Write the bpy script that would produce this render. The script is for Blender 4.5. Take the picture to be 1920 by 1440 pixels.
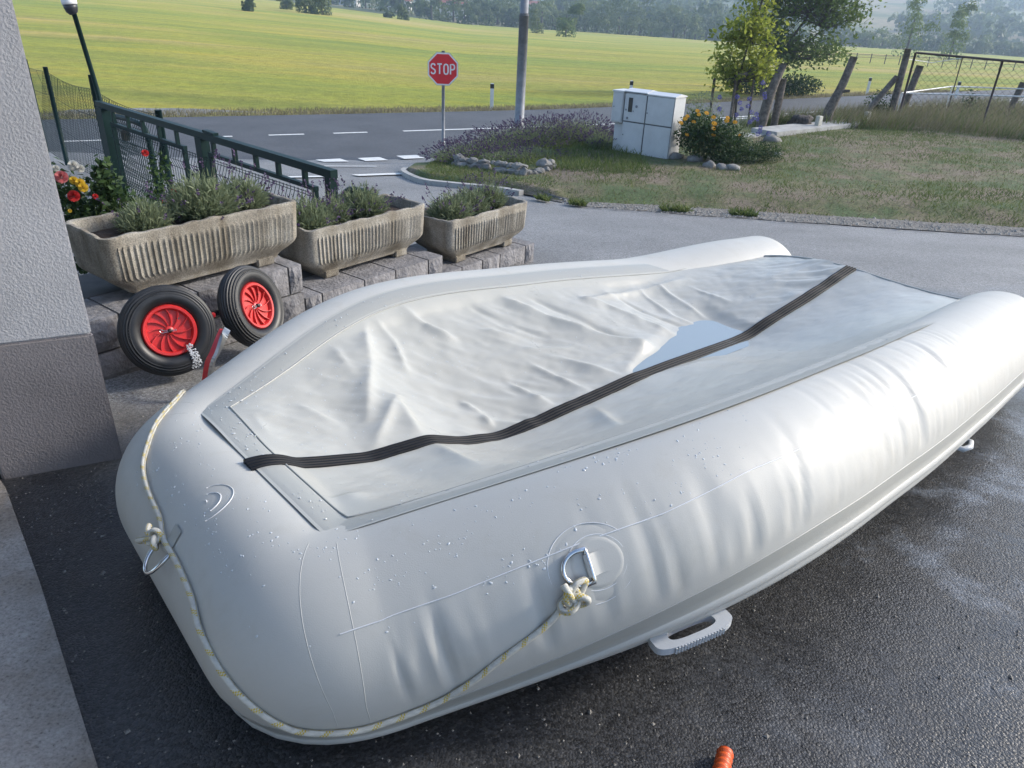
import bpy, bmesh, math, random
from mathutils import Vector, Matrix, noise
import numpy as np
R_ = math.radians
scene = bpy.context.scene
for o in list(bpy.data.objects):
    bpy.data.objects.remove(o)

# ------------------------------------------------------------------ camera
cam_d = bpy.data.cameras.new('camera')
cam_d.sensor_fit = 'HORIZONTAL'
cam_d.sensor_width = 36.0
cam_d.lens = 1375 * 36.0 / 1920
cam_d.clip_start = 0.05
cam_d.clip_end = 6000
cam = bpy.data.objects.new('camera', cam_d)
scene.collection.objects.link(cam)
scene.camera = cam
cam_roll_down = Vector(((832 - 960) / 1375, -(3380 - 720) / 1375, -1.0)).normalized()
_up = -cam_roll_down
_fw = Vector((0, 0, -1))
_y = (_fw - _up * _fw.dot(_up)).normalized()
_x = _y.cross(_up)
cam.matrix_world = Matrix(((_x.x, _x.y, _x.z, 0), (_y.x, _y.y, _y.z, 0), (_up.x, _up.y, _up.z, 1.5), (0, 0, 0, 1)))

# ------------------------------------------------------------------ sky and sun
SUN_AZ = R_(74)      # clockwise from +Y (straight ahead), so the sun stands to the right
SUN_EL = R_(29)
world = bpy.data.worlds.new('World')
scene.world = world
world.use_nodes = True
wn = world.node_tree.nodes
wl = world.node_tree.links
wn.clear()
w_out = wn.new('ShaderNodeOutputWorld')
w_bg = wn.new('ShaderNodeBackground')
w_sky = wn.new('ShaderNodeTexSky')
w_sky.sky_type = 'NISHITA'
w_sky.sun_disc = False
w_sky.sun_elevation = SUN_EL
w_sky.sun_rotation = SUN_AZ
w_sky.altitude = 400
w_sky.air_density = 1.0
w_sky.dust_density = 1.9
w_sky.ozone_density = 1.0
w_bg.inputs['Strength'].default_value = 0.15
wl.new(w_sky.outputs[0], w_bg.inputs[0])
wl.new(w_bg.outputs[0], w_out.inputs[0])
sun_d = bpy.data.lights.new('sun', 'SUN')
sun_d.energy = 2.0
sun_d.angle = R_(7.0)
sun_d.color = (1.0, 0.93, 0.82)
sun = bpy.data.objects.new('sun', sun_d)
scene.collection.objects.link(sun)
_sd = Vector((math.sin(SUN_AZ) * math.cos(SUN_EL), math.cos(SUN_AZ) * math.cos(SUN_EL), math.sin(SUN_EL)))
sun.rotation_euler = _sd.to_track_quat('Z', 'Y').to_euler()
sun.location = (20, 6, 14)
scene.view_settings.view_transform = 'Standard'
scene.view_settings.look = 'None'
scene.view_settings.gamma = 1.0
scene.view_settings.use_curve_mapping = False
scene.view_settings.exposure = 1.2
scene.render.resolution_x = 1024
scene.render.resolution_y = 768
scene.cycles.max_bounces = 8
scene.cycles.volume_bounces = 0

# ------------------------------------------------------------------ helpers
COL = scene.collection


def tag(o, label=None, cat=None, group=None, kind=None):
    if label: o['label'] = label
    if cat: o['category'] = cat
    if group: o['group'] = group
    if kind: o['kind'] = kind
    return o


def empty(name, loc, label=None, cat=None, group=None, rz=0.0):
    o = bpy.data.objects.new(name, None)
    o.empty_display_size = 0.1
    COL.objects.link(o)
    o.location = loc
    o.rotation_euler = (0, 0, rz)
    return tag(o, label, cat, group)


class MB:
    """collects faces; build() links them as one mesh object"""
    def __init__(s):
        s.v = []; s.f = []; s.uv = None

    def add(s, vs, fs):
        n = len(s.v)
        s.v += [tuple(p) for p in vs]
        s.f += [tuple(i + n for i in f) for f in fs]
        return s

    def box(s, c, d, rz=0.0, tilt=None, M=None):
        hx, hy, hz = d[0] / 2, d[1] / 2, d[2] / 2
        P = [(-hx, -hy, -hz), (hx, -hy, -hz), (hx, hy, -hz), (-hx, hy, -hz), (-hx, -hy, hz), (hx, -hy, hz), (hx, hy, hz), (-hx, hy, hz)]
        m = Matrix.Translation(c) @ Matrix.Rotation(rz, 4, 'Z') if M is None else M
        s.add([m @ Vector(p) for p in P], [(0, 3, 2, 1), (4, 5, 6, 7), (0, 1, 5, 4), (1, 2, 6, 5), (2, 3, 7, 6), (3, 0, 4, 7)])
        return s

    def bar(s, a, b, w, h, upv=(0, 0, 1)):
        """rectangular bar from a to b, w across, h along upv"""
        a = Vector(a); b = Vector(b); t = (b - a).normalized()
        u = Vector(upv); u = (u - t * u.dot(t))
        if u.length < 1e-4: u = Vector((1, 0, 0)) - t * t.x
        u.normalize(); x = t.cross(u)
        vs = []
        for p in (a, b):
            for sx, sy in ((-1, -1), (1, -1), (1, 1), (-1, 1)):
                vs.append(p + x * (sx * w / 2) + u * (sy * h / 2))
        s.add(vs, [(0, 3, 2, 1), (4, 5, 6, 7), (0, 1, 5, 4), (1, 2, 6, 5), (2, 3, 7, 6), (3, 0, 4, 7)])
        return s

    def tube(s, pts, r, n=8, cap=True, closed=False, sq=1.0):
        pts = [Vector(p) for p in pts]
        rs = r if hasattr(r, '__len__') else [r] * len(pts)
        N = len(pts); base = len(s.v)
        prev = None
        for i, p in enumerate(pts):
            if closed: t = pts[(i + 1) % N] - pts[i - 1]
            else: t = pts[min(i + 1, N - 1)] - pts[max(i - 1, 0)]
            t.normalize()
            if prev is None:
                u = Vector((0, 0, 1)) - t * t.z
                if u.length < 0.05: u = Vector((1, 0, 0)) - t * t.x
            else: u = prev - t * prev.dot(t)
            u.normalize(); prev = u; w = t.cross(u)
            for k in range(n):
                a = 2 * math.pi * k / n
                s.v.append(tuple(p + (u * math.cos(a) + w * math.sin(a) * sq) * rs[i]))
        for i in range(N if closed else N - 1):
            j = (i + 1) % N
            for k in range(n):
                k2 = (k + 1) % n
                s.f.append((base + i * n + k, base + j * n + k, base + j * n + k2, base + i * n + k2)[::-1])
        if cap and not closed:
            s.f.append(tuple(base + k for k in range(n)))
            s.f.append(tuple(base + (N - 1) * n + k for k in range(n))[::-1])
        return s

    def lathe(s, prof, n=24, M=None, close=False):
        """prof: (radius, height) along z"""
        M = M or Matrix()
        base = len(s.v)
        for r, h in prof:
            for k in range(n):
                a = 2 * math.pi * k / n
                s.v.append(tuple(M @ Vector((r * math.cos(a), r * math.sin(a), h))))
        m = len(prof)
        for i in range(m if close else m - 1):
            j = (i + 1) % m
            for k in range(n):
                k2 = (k + 1) % n
                s.f.append((base + i * n + k, base + i * n + k2, base + j * n + k2, base + j * n + k))
        if not close:
            if prof[0][0] > 1e-5: s.f.append(tuple(base + k for k in range(n))[::-1])
            if prof[-1][0] > 1e-5: s.f.append(tuple(base + (m - 1) * n + k for k in range(n)))
        return s

    def prism(s, poly, z0, z1, M=None):
        M = M or Matrix()
        n = len(poly)
        vs = [M @ Vector((x, y, z0)) for x, y in poly] + [M @ Vector((x, y, z1)) for x, y in poly]
        s.add(vs, [tuple(range(n))[::-1], tuple(range(n, 2 * n))] + [(i, (i + 1) % n, n + (i + 1) % n, n + i) for i in range(n)])
        return s

    def grid(s, rows):
        base = len(s.v); nr = len(rows); nc = len(rows[0])
        for r in rows: s.v += [tuple(p) for p in r]
        for i in range(nr - 1):
            for j in range(nc - 1):
                a = base + i * nc + j
                s.f.append((a, a + 1, a + nc + 1, a + nc))
        return s

    def build(s, name, mat, parent=None, org=None, smooth=False, bevel=0.0, world=True, seg=2):
        me = bpy.data.meshes.new(name)
        if org is None:
            if parent is not None: org = tuple(parent.matrix_basis.translation) if world else (0, 0, 0)
            else:
                a = np.array(s.v); org = ((a[:, 0].min() + a[:, 0].max()) / 2, (a[:, 1].min() + a[:, 1].max()) / 2, a[:, 2].min())
        if parent is not None and parent.parent is not None and world:
            org = tuple(parent.parent.matrix_basis.translation)
        me.from_pydata([(x - org[0], y - org[1], z - org[2]) for x, y, z in s.v], [], s.f)
        if bevel > 0:
            bm = bmesh.new(); bm.from_mesh(me)
            bmesh.ops.bevel(bm, geom=[e for e in bm.edges if e.is_manifold and e.calc_face_angle(0) > 0.5], offset=bevel, segments=seg, affect='EDGES', clamp_overlap=True)
            bm.to_mesh(me); bm.free()
        if smooth: me.polygons.foreach_set('use_smooth', [True] * len(me.polygons))
        if s.uv is not None:
            lay = me.uv_layers.new(name='UVMap')
            idx = np.zeros(len(me.loops), dtype=np.int32); me.loops.foreach_get('vertex_index', idx)
            lay.data.foreach_set('uv', np.array(s.uv, dtype=np.float32)[idx].ravel())
        me.update()
        o = bpy.data.objects.new(name, me)
        COL.objects.link(o)
        if mat is not None:
            me.materials.append(mat)
        if parent is not None: o.parent = parent
        else: o.location = org
        return o


def smooth_auto(o, ang=40):
    me = o.data
    me.polygons.foreach_set('use_smooth', [True] * len(me.polygons))
    me.set_sharp_from_angle(angle=R_(ang))
    return o


# ------------------------------------------------------------------ materials
def newmat(name):
    m = bpy.data.materials.new(name); m.use_nodes = True
    nt = m.node_tree
    return m, nt, nt.nodes, nt.links, nt.nodes['Principled BSDF']


def lin(c):
    return tuple(c) + (1.0,) if len(c) == 3 else c


def pm(name, base, rough=0.6, var=0.18, scale=8.0, bump=0.0, bscale=60.0, spec=0.5, metal=0.0, coat=0.0, col2=None, detail=5.0, obj=False, trans=0.0, rvar=0.0, lo=0.35, hi=0.65):
    m, nt, N, Lk, b = newmat(name)
    if obj:
        tc = N.new('ShaderNodeTexCoord'); co = tc.outputs['Object']
    else:
        g = N.new('ShaderNodeNewGeometry'); co = g.outputs['Position']
    n1 = N.new('ShaderNodeTexNoise'); n1.inputs['Scale'].default_value = scale; n1.inputs['Detail'].default_value = detail; n1.inputs['Roughness'].default_value = 0.65
    Lk.new(co, n1.inputs['Vector'])
    mr = N.new('ShaderNodeMapRange'); mr.inputs['From Min'].default_value = lo; mr.inputs['From Max'].default_value = hi
    Lk.new(n1.outputs['Fac'], mr.inputs['Value'])
    mx = N.new('ShaderNodeMix'); mx.data_type = 'RGBA'
    c2 = col2 if col2 else tuple(min(1, c * (1 + var)) for c in base)
    c1 = base if col2 else tuple(c * (1 - var) for c in base)
    mx.inputs['A'].default_value = lin(c1); mx.inputs['B'].default_value = lin(c2)
    Lk.new(mr.outputs[0], mx.inputs['Factor'])
    Lk.new(mx.outputs['Result'], b.inputs['Base Color'])
    b.inputs['Roughness'].default_value = rough
    b.inputs['Metallic'].default_value = metal
    b.inputs['Specular IOR Level'].default_value = spec
    if coat: b.inputs['Coat Weight'].default_value = coat
    if trans: b.inputs['Transmission Weight'].default_value = trans
    if rvar:
        mr2 = N.new('ShaderNodeMapRange'); mr2.inputs['To Min'].default_value = rough - rvar; mr2.inputs['To Max'].default_value = rough + rvar
        Lk.new(n1.outputs['Fac'], mr2.inputs['Value']); Lk.new(mr2.outputs[0], b.inputs['Roughness'])
    if bump:
        n2 = N.new('ShaderNodeTexNoise'); n2.inputs['Scale'].default_value = bscale; n2.inputs['Detail'].default_value = 4
        Lk.new(co, n2.inputs['Vector'])
        bp = N.new('ShaderNodeBump'); bp.inputs['Strength'].default_value = 1.0; bp.inputs['Distance'].default_value = bump
        Lk.new(n2.outputs['Fac'], bp.inputs['Height']); Lk.new(bp.outputs[0], b.inputs['Normal'])
    return m


def leafmat(name, c1, c2, scale=3.0, tl=0.35, rnd=0.5):
    m, nt, N, Lk, b = newmat(name)
    g = N.new('ShaderNodeNewGeometry')
    n1 = N.new('ShaderNodeTexNoise'); n1.inputs['Scale'].default_value = scale; n1.inputs['Detail'].default_value = 3
    Lk.new(g.outputs['Position'], n1.inputs['Vector'])
    ad = N.new('ShaderNodeMath'); ad.operation = 'MULTIPLY_ADD'; ad.inputs[1].default_value = rnd
    Lk.new(g.outputs['Random Per Island'], ad.inputs[0]); Lk.new(n1.outputs['Fac'], ad.inputs[2])
    mr = N.new('ShaderNodeMapRange'); mr.inputs['From Min'].default_value = 0.4 if rnd > .3 else .36; mr.inputs['From Max'].default_value = .6 + rnd
    Lk.new(ad.outputs[0], mr.inputs['Value'])
    mx = N.new('ShaderNodeMix'); mx.data_type = 'RGBA'; mx.inputs['A'].default_value = lin(c1); mx.inputs['B'].default_value = lin(c2)
    Lk.new(mr.outputs[0], mx.inputs['Factor'])
    Lk.new(mx.outputs['Result'], b.inputs['Base Color'])
    b.inputs['Roughness'].default_value = 0.6
    b.inputs['Specular IOR Level'].default_value = 0.25
    if tl:
        t = N.new('ShaderNodeBsdfTranslucent'); Lk.new(mx.outputs['Result'], t.inputs['Color'])
        ms = N.new('ShaderNodeMixShader'); ms.inputs[0].default_value = tl
        Lk.new(b.outputs[0], ms.inputs[1]); Lk.new(t.outputs[0], ms.inputs[2])
        Lk.new(ms.outputs[0], N['Material Output'].inputs['Surface'])
    return m


# ------------------------------------------------------------------ the lie of the land
def sstep(a, b, x):
    t = min(max((x - a) / (b - a), 0.0), 1.0)
    return t * t * (3 - 2 * t)


def clampf(x, a, b):
    return min(max(x, a), b)


ROAD_Z = -1.36


def G(x, y):
    """driveway: falls away from the house to the road"""
    if y < 3: p = .076 * (y - 1.2)
    elif y < 14: p = .137 + .105 * (y - 3)
    else: p = 1.292 + .105 * (1 - math.exp(-(y - 14) / 2))
    fx = .04 * clampf(x, -2.2, 3.0) * (1 - sstep(4, 9, y))
    return max(.05 + fx - p, ROAD_Z)


def L(x, y):
    """lawn and banks beside the driveway"""
    z = -.66 - .012 * (y - 9) + .02 * clampf(x - 2, -3, 10)
    w = sstep(-2.4, 1.2, x)
    return w * z + (1 - w) * (G(x, y) + .1)

# ------------------------------------------------------------------ shared materials
def pvcmat(name, base, rough=.36, tint=.06, bump=.0004):
    m, nt, N, Lk, b = newmat(name)
    g = N.new('ShaderNodeNewGeometry')
    n1 = N.new('ShaderNodeTexNoise'); n1.inputs['Scale'].default_value = 2.2; n1.inputs['Detail'].default_value = 6; n1.inputs['Roughness'].default_value = .6
    Lk.new(g.outputs['Position'], n1.inputs['Vector'])
    mx = N.new('ShaderNodeMix'); mx.data_type = 'RGBA'
    mx.inputs['A'].default_value = lin(tuple(c * (1 - tint) for c in base)); mx.inputs['B'].default_value = lin(tuple(c * (1 + tint) for c in base))
    Lk.new(n1.outputs['Fac'], mx.inputs['Factor'])
    # faint grime smears
    n3 = N.new('ShaderNodeTexNoise'); n3.inputs['Scale'].default_value = 9; n3.inputs['Detail'].default_value = 8; n3.inputs['Roughness'].default_value = .75; n3.inputs['Distortion'].default_value = .6
    Lk.new(g.outputs['Position'], n3.inputs['Vector'])
    mr = N.new('ShaderNodeMapRange'); mr.inputs['From Min'].default_value = .52; mr.inputs['From Max'].default_value = .78; mr.inputs['To Max'].default_value = .38
    Lk.new(n3.outputs['Fac'], mr.inputs['Value'])
    m2 = N.new('ShaderNodeMix'); m2.data_type = 'RGBA'; m2.inputs['B'].default_value = (.36, .34, .29, 1)
    Lk.new(mr.outputs[0], m2.inputs['Factor']); Lk.new(mx.outputs['Result'], m2.inputs['A'])
    Lk.new(m2.outputs['Result'], b.inputs['Base Color'])
    mrr = N.new('ShaderNodeMapRange'); mrr.inputs['To Min'].default_value = rough - .1; mrr.inputs['To Max'].default_value = rough + .14
    Lk.new(n3.outputs['Fac'], mrr.inputs['Value']); Lk.new(mrr.outputs[0], b.inputs['Roughness'])
    b.inputs['Specular IOR Level'].default_value = .4
    n2 = N.new('ShaderNodeTexNoise'); n2.inputs['Scale'].default_value = 420; n2.inputs['Detail'].default_value = 2
    Lk.new(g.outputs['Position'], n2.inputs['Vector'])
    bp = N.new('ShaderNodeBump'); bp.inputs['Distance'].default_value = bump; bp.inputs['Strength'].default_value = .5
    Lk.new(n2.outputs['Fac'], bp.inputs['Height']); Lk.new(bp.outputs[0], b.inputs['Normal'])
    return m


M_pvc = pvcmat('grey_pvc', (.445, .440, .412), rough=.52)
M_floor = pvcmat('floor_fabric', (.385, .383, .352), rough=.29, bump=.0006)
M_tape = pvcmat('seam_tape_grey', (.315, .318, .298), rough=.38)
M_strake = pvcmat('strake_grey', (.40, .405, .39), rough=.42)
M_seam = pvcmat('seam_line_white', (.62, .63, .64), rough=.4)
M_keel = pm('keel_rubber', (.006, .007, .010), rough=.5, var=.35, scale=30, rvar=.08, spec=.13)
M_steel2 = pm('dull_steel', (.35, .35, .34), rough=.38, var=.15, metal=1.0)
M_steel = pm('stainless_steel', (.62, .62, .62), rough=.16, var=.05, metal=1.0)
M_plastic = pm('grey_plastic', (.45, .47, .49), rough=.42, var=.06)
M_dark = pm('dark_rubber', (.02, .02, .022), rough=.6)

# ================================================================== the inflatable boat (lying keel up)
BO = Vector((-.65, 1.548, 0)); BTH = 0.7023
BA = Vector((math.cos(BTH), math.sin(BTH), 0)); BB = Vector((BA.y, -BA.x, 0))
BLEN = 2.984; BROLL = 0.104; BR = 0.225
_ku = np.linspace(0, BLEN, 5)


def catmull(kn, vals, x):
    n = len(vals); t = (x - kn[0]) / (kn[-1] - kn[0]) * (n - 1)
    i = int(clampf(math.floor(t), 0, n - 2)); f = t - i
    v = [2 * vals[0] - vals[1]] + list(vals) + [2 * vals[-1] - vals[-2]]
    a, b, c, d = v[i:i + 4]
    if f < 0: return b + (c - a) * .5 * f
    if f > 1: return c + (d - b) * .5 * (f - 1)
    return .5 * (2 * b + (c - a) * f + (2 * a - 5 * b + 4 * c - d) * f * f + (3 * b - a - 3 * c + d) * f ** 3)


def bV(u): return catmull(_ku, [.423, .729, .734, .668, .592], u)
def bH(u): return catmull(_ku, [.43, .574, .536, .461, .377], u)
def bw(u, v, z): return BO + BA * u + BB * v + Vector((0, 0, z))


AL = R_(12)


def side_c(u, sgn):
    """centre of the side tube at station u"""
    V = bV(min(u, BLEN + .05))
    e = max(0, u - BLEN)
    k = sstep(2.1, 3.05, u)
    vc = V + BR * math.sin(AL) - (.02 * k if sgn < 0 else 0)
    zc = bH(min(u, BLEN)) + BROLL * sgn * V - BR * math.cos(AL) - .06 * e + (.095 if sgn < 0 else .03) * k
    return Vector((u, sgn * vc, zc))


def tube_path():
    P = []
    us = np.concatenate([np.linspace(BLEN + .42, BLEN, 14), np.linspace(BLEN, .09, 190)[1:]])
    right = [side_c(u, 1) for u in us]
    left = [side_c(u, -1) for u in us]
    def corner(p0, p2, p1, n=34):
        return [p0 * (1 - t) ** 2 + p1 * 2 * t * (1 - t) + p2 * t * t for t in np.linspace(0, 1, n)][1:-1]
    zb = bH(0) - BR * math.cos(AL)
    b0 = Vector((-.055, .37, zb + BROLL * .37)); b1 = Vector((-.05, -.33, zb - BROLL * .33))
    c0 = Vector((-.058, .462, zb + BROLL * .43)); c1 = Vector((-.05, -.455, zb - BROLL * .43))
    P = right + corner(right[-1], b0, c0) + [b0.lerp(b1, t) for t in np.linspace(0, 1, 40)] + corner(b1, left[-1], c1) + left[::-1]
    # even spacing
    d = [0]
    for i in range(1, len(P)): d.append(d[-1] + (P[i] - P[i - 1]).length)
    n = 720; out = []; j = 0
    for s in np.linspace(0, d[-1], n):
        while j < len(d) - 2 and d[j + 1] < s: j += 1
        f = (s - d[j]) / (d[j + 1] - d[j])
        out.append(P[j].lerp(P[j + 1], f))
    # light smoothing
    for _ in range(5):
        out = [out[0]] + [(out[i - 1] + out[i] * 2 + out[i + 1]) / 4 for i in range(1, n - 1)] + [out[-1]]
    return out, d[-1]


BP, BPL = tube_path()
BN = len(BP)
BFR = []
for i in range(BN):
    t = (BP[min(i + 1, BN - 1)] - BP[max(i - 1, 0)]).normalized()
    up = Vector((0, 0, 1)); up = (up - t * up.dot(t)).normalized()
    outw = t.cross(up)          # which way is outward?  fixed below
    BFR.append((t, up, outw))
# path runs stern-right -> bow -> stern-left : outward is -(t x up) in the (u,v,z) frame (left handed), check on first frame
_sg = 1 if BFR[100][2].y > 0 else -1
BFR = [(t, up, o * _sg) for t, up, o in BFR]


def cap_r(i):
    s = min(i, BN - 1 - i) / (BN - 1) * BPL
    if s < .05: return BR * (.42 + .20 * math.sqrt(max(s, 0) / .05))
    if s < .26: return BR * (.62 + .38 * math.sin((s - .05) / .21 * math.pi / 2))
    return BR


def tube_pt(fi, th, dr=0.0):
    """point on the tube: fi = path index (float), th = angle, 0 outward, 90 deg up"""
    i = int(clampf(fi, 0, BN - 2)); f = fi - i
    c = BP[i].lerp(BP[i + 1], f)
    t, up, o = BFR[i]; t2, up2, o2 = BFR[i + 1]
    up = up.lerp(up2, f); o = o.lerp(o2, f)
    r = cap_r(i) * (1 - f) + cap_r(i + 1) * f + dr
    p = c + o * (math.cos(th) * r) + up * (math.sin(th) * r)
    return bw(p.x, p.y, p.z)


def wrinkle(i, th):
    """creases across the tube, strongest on its outer flank (metres)"""
    s = i / (BN - 1) * BPL
    deg = math.degrees(th)
    if i > BN * .47: return 0.0
    # distance from the right bow corner
    d = (BN * .44 - i) / (BN - 1) * BPL
    if d < .02: return 0.0
    ctr = 12 + 18 * min(d, 2.2)
    wid = 17 + 20 * min(d, 1.6)
    env = math.exp(-((deg - ctr) / wid) ** 2) * sstep(.02, .15, d) * (1 - .8 * sstep(1.7, 2.9, d))
    env *= sstep(3, 15, deg - (-20 + 28 * sstep(.15, 1.1, d)))
    if env < .01: return 0.0
    sl = s + (deg - ctr) * .0009 * sstep(.5, 1.2, d)
    k = noise.noise((sl * 19.0, deg * .010, 3.1)) + .55 * noise.noise((sl * 41.0, deg * .013, 7.7))
    low = .55 + .6 * noise.noise((s * 2.2, deg * .012, 1.3))
    k = (1 - abs(k) * 2.2) * .6 + k * .8
    return .0105 * env * max(low, .1) * k


boat = empty('inflatable_boat', (0.4, 2.4, G(.4, 2.4)), 'large pale grey inflatable boat lying keel up on the wet driveway', 'boat')
NA = 112
mb = MB(); rows = []
for i in range(BN):
    t, up, o = BFR[i]; r0 = cap_r(i); row = []
    for k in range(NA + 1):
        th = 2 * math.pi * k / NA - math.pi
        r = r0 + wrinkle(i, th)
        p = BP[i] + o * (math.cos(th) * r) + up * (math.sin(th) * r)
        row.append(bw(p.x, p.y, p.z))
    rows.append(row)
mb.grid(rows)
mb.f.append(tuple(range(NA))); mb.f.append(tuple((BN - 1) * (NA + 1) + k for k in range(NA)))
tube_o = mb.build('buoyancy_tube', M_pvc, boat, smooth=True)

# floor membrane ------------------------------------------------------------
_KU = [0, .06, .21, .34, .45, .54, .66, .79, .96, 1.21, 1.49, 1.70, 1.84, 1.95, 2.10, 2.22, 2.36, 2.65, 2.984]
_KZ = [.415, .405, .36, .325, .322, .318, .268, .238, .236, .245, .259, .265, .262, .250, .250, .266, .298, .356, .43]
_uu = np.linspace(0, BLEN, 300)
_zz = np.interp(_uu, _KU, _KZ)
for _ in range(6):
    _zz[1:-1] = (_zz[:-2] + 2 * _zz[1:-1] + _zz[2:]) / 4


def keel_z(u): return float(np.interp(u, _uu, _zz))


# folds of the slack floor: (u0, v0, u1, v1, half width, height)
FOLDS = [(0.663, -0.619, 0.566, -0.401, 0.035, 0.022),
         (0.566, -0.401, 0.415, -0.166, 0.035, 0.022),
         (0.563, -0.233, 0.366, -0.035, 0.032, 0.018),
         (0.563, -0.233, 0.531, -0.04, 0.03, 0.015),
         (0.705, -0.629, 0.729, -0.524, 0.02, 0.012),
         (0.729, -0.524, 0.69, -0.372, 0.02, 0.012),
         (0.835, -0.668, 0.877, -0.583, 0.022, 0.02),
         (0.877, -0.583, 0.961, -0.479, 0.022, 0.02),
         (1.302, -0.614, 1.403, -0.478, 0.028, 0.022),
         (1.403, -0.478, 1.571, -0.277, 0.028, 0.022),
         (1.571, -0.277, 1.753, -0.134, 0.028, 0.022),
         (1.436, -0.578, 1.549, -0.413, 0.03, -0.014),
         (1.549, -0.413, 1.678, -0.203, 0.03, -0.014),
         (1.668, -0.525, 1.751, -0.464, 0.022, 0.016),
         (1.751, -0.464, 1.873, -0.293, 0.022, 0.016),
         (1.873, -0.293, 1.945, -0.165, 0.022, 0.016),
         (2.042, -0.498, 2.057, -0.313, 0.014, 0.01),
         (2.057, -0.313, 2.126, -0.186, 0.014, 0.01),
         (2.166, -0.512, 2.184, -0.349, 0.014, 0.01),
         (2.184, -0.349, 2.197, -0.201, 0.014, 0.01),
         (1.707, -0.517, 2.062, -0.517, 0.02, 0.014),
         (2.062, -0.517, 2.322, -0.495, 0.02, 0.014),
         (1.203, -0.339, 1.424, -0.268, 0.02, 0.01),
         (1.091, -0.491, 1.222, -0.409, 0.014, 0.01),
         (1.319, -0.229, 1.432, -0.05, 0.02, 0.012),
         (1.174, -0.255, 1.259, -0.042, 0.022, 0.014),
         (1.027, -0.213, 1.081, -0.056, 0.02, 0.014),
         (0.535, 0.042, 0.5, 0.291, 0.035, 0.014),
         (0.806, -0.208, 0.83, -0.116, 0.018, 0.012),
         (0.83, -0.116, 0.821, -0.056, 0.018, 0.012),
         (0.115, -0.286, 0.109, -0.163, 0.02, 0.012),
         (0.26, -0.304, 0.332, -0.171, 0.03, 0.01),
         (0.493, -0.547, 0.485, -0.386, 0.03, 0.008),
         (1.128, -0.614, 1.241, -0.478, 0.022, -0.012),
         (1.241, -0.478, 1.355, -0.344, 0.022, -0.012),
         (2.317, -0.423, 2.362, -0.233, 0.014, 0.008),
         (1.866, -0.522, 1.957, -0.339, 0.014, -0.008),
         (1.957, -0.339, 2.046, -0.222, 0.014, -0.008),
         (0.071, 0.239, 0.176, 0.251, 0.03, 0.012),
         (0.647, 0.348, 0.888, 0.317, 0.02, 0.006),
         (1.171, 0.089, 1.065, 0.283, 0.03, 0.012)]
TAPE = .085


def fold_h(u, v):
    h = 0.0
    for u0, v0, u1, v1, w, a in FOLDS:
        du, dv = u1 - u0, v1 - v0; l2 = du * du + dv * dv
        t = ((u - u0) * du + (v - v0) * dv) / l2
        if t < -.25 or t > 1.25: continue
        px, py = u - u0 - du * t, v - v0 - dv * t
        side = (px * dv - py * du)
        d = math.sqrt(px * px + py * py)
        ww = w * (.6 if side > 0 else 1.35) * (.7 + .55 * clampf(t, 0, 1)) * (1 + .3 * noise.noise((u * 7, v * 7, w * 90)))
        if d > 3 * ww: continue
        e = sstep(-.25, .35, t) * (1 - sstep(.6, 1.25, t))
        h += a * 1.0 * e * math.exp(-(d / ww) ** 1.35)
    return h


def edge_in(u, v):
    """distance to the taped border"""
    return min(u, (bV(u) - abs(v)) * .93, BLEN + .3 - u)


def floor_z(u, v, detail=True):
    V = bV(u); t = clampf(abs(v) / V, 0, 1)
    E = bH(u) + BROLL * v
    Dp = (bH(u) - keel_z(u))
    if v > 0: k = 1 - t ** 1.45
    else: k = 1 - t ** (1.75 + .9 * sstep(1.5, 2.1, u) * (1 - sstep(2.3, 2.8, u)))
    z = E - Dp * k - BROLL * v * k
    if v < 0:
        pass
    s_ = 0.0
    pt = (u - 1.48) / .74
    if -.05 < pt < 1.1:
        hw = .022 + .085 * min(1, max(pt, 0) * 1.5) * (1 + .12 * noise.noise((u * 9, v * 9, 2)))
        s_ = (1 - sstep(.6, 1.9, abs(v + .030 + .105 * pt) / hw)) * sstep(-.05, .08, pt) * (1 - sstep(.93, 1.1, pt))
        z = z * (1 - s_) + min(z, .2575 - .007) * s_
    # near the border the cloth lies on the tube
    w = edge_in(u, v) + .049
    if w < BR and u < BLEN - .0:
        zt = E - BR * math.cos(AL) + math.sqrt(max(BR * BR - w * w, 0)) + .002
        d = zt - z
        z = z + .5 * (d + math.sqrt(d * d + .00003)) if d > -.2 else z
    if detail:
        m = sstep(TAPE * .8, TAPE + .09, edge_in(u, v)) * (.35 + .65 * sstep(.0, .05, abs(v))) * (1 - .93 * s_)
        if m > 0:
            z += fold_h(u, v) * m
            q = noise.noise((u * 3.2 + v * 1.5, v * 6.0 - u * 2.0, 4.2))
            if v < .02:
                p_, q_ = (u + v) * .707, (u - v) * .707
                p_ += .05 * noise.noise((u * 4, v * 4, 1.0))
                amp = clampf(.5 + 1.3 * noise.noise((u * 2.3, v * 2.3, 6.6)), .1, 1.2)
                z += m * amp * (.0125 * (abs(noise.noise((q_ * 9.5, p_ * 2.4, 1.7))) * -1.7 + .4) + .0058 * (abs(noise.noise((q_ * 21, p_ * 4.5, 5.1))) * -1.6 + .35))
            z += m * (.006 * q + .004 * noise.noise((u * 9 + v * 5, v * 15 - u * 7, 9.2)) + .0016 * noise.noise((u * 24 + v * 16, v * 40 - u * 18, 2.2))) * (1.0 if v < 0 else .55)
    return z


NU, NV = 330, 230
mb = MB(); rows = []
for i in range(NU + 1):
    u = BLEN * i / NU
    row = []
    for j in range(NV + 1):
        v = bV(u) * (2 * j / NV - 1)
        row.append(bw(u, v, floor_z(u, v) + .0015))
    rows.append(row)
mb.grid(rows)
floor_o = mb.build('hull_floor', M_floor, boat, smooth=True)

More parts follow.
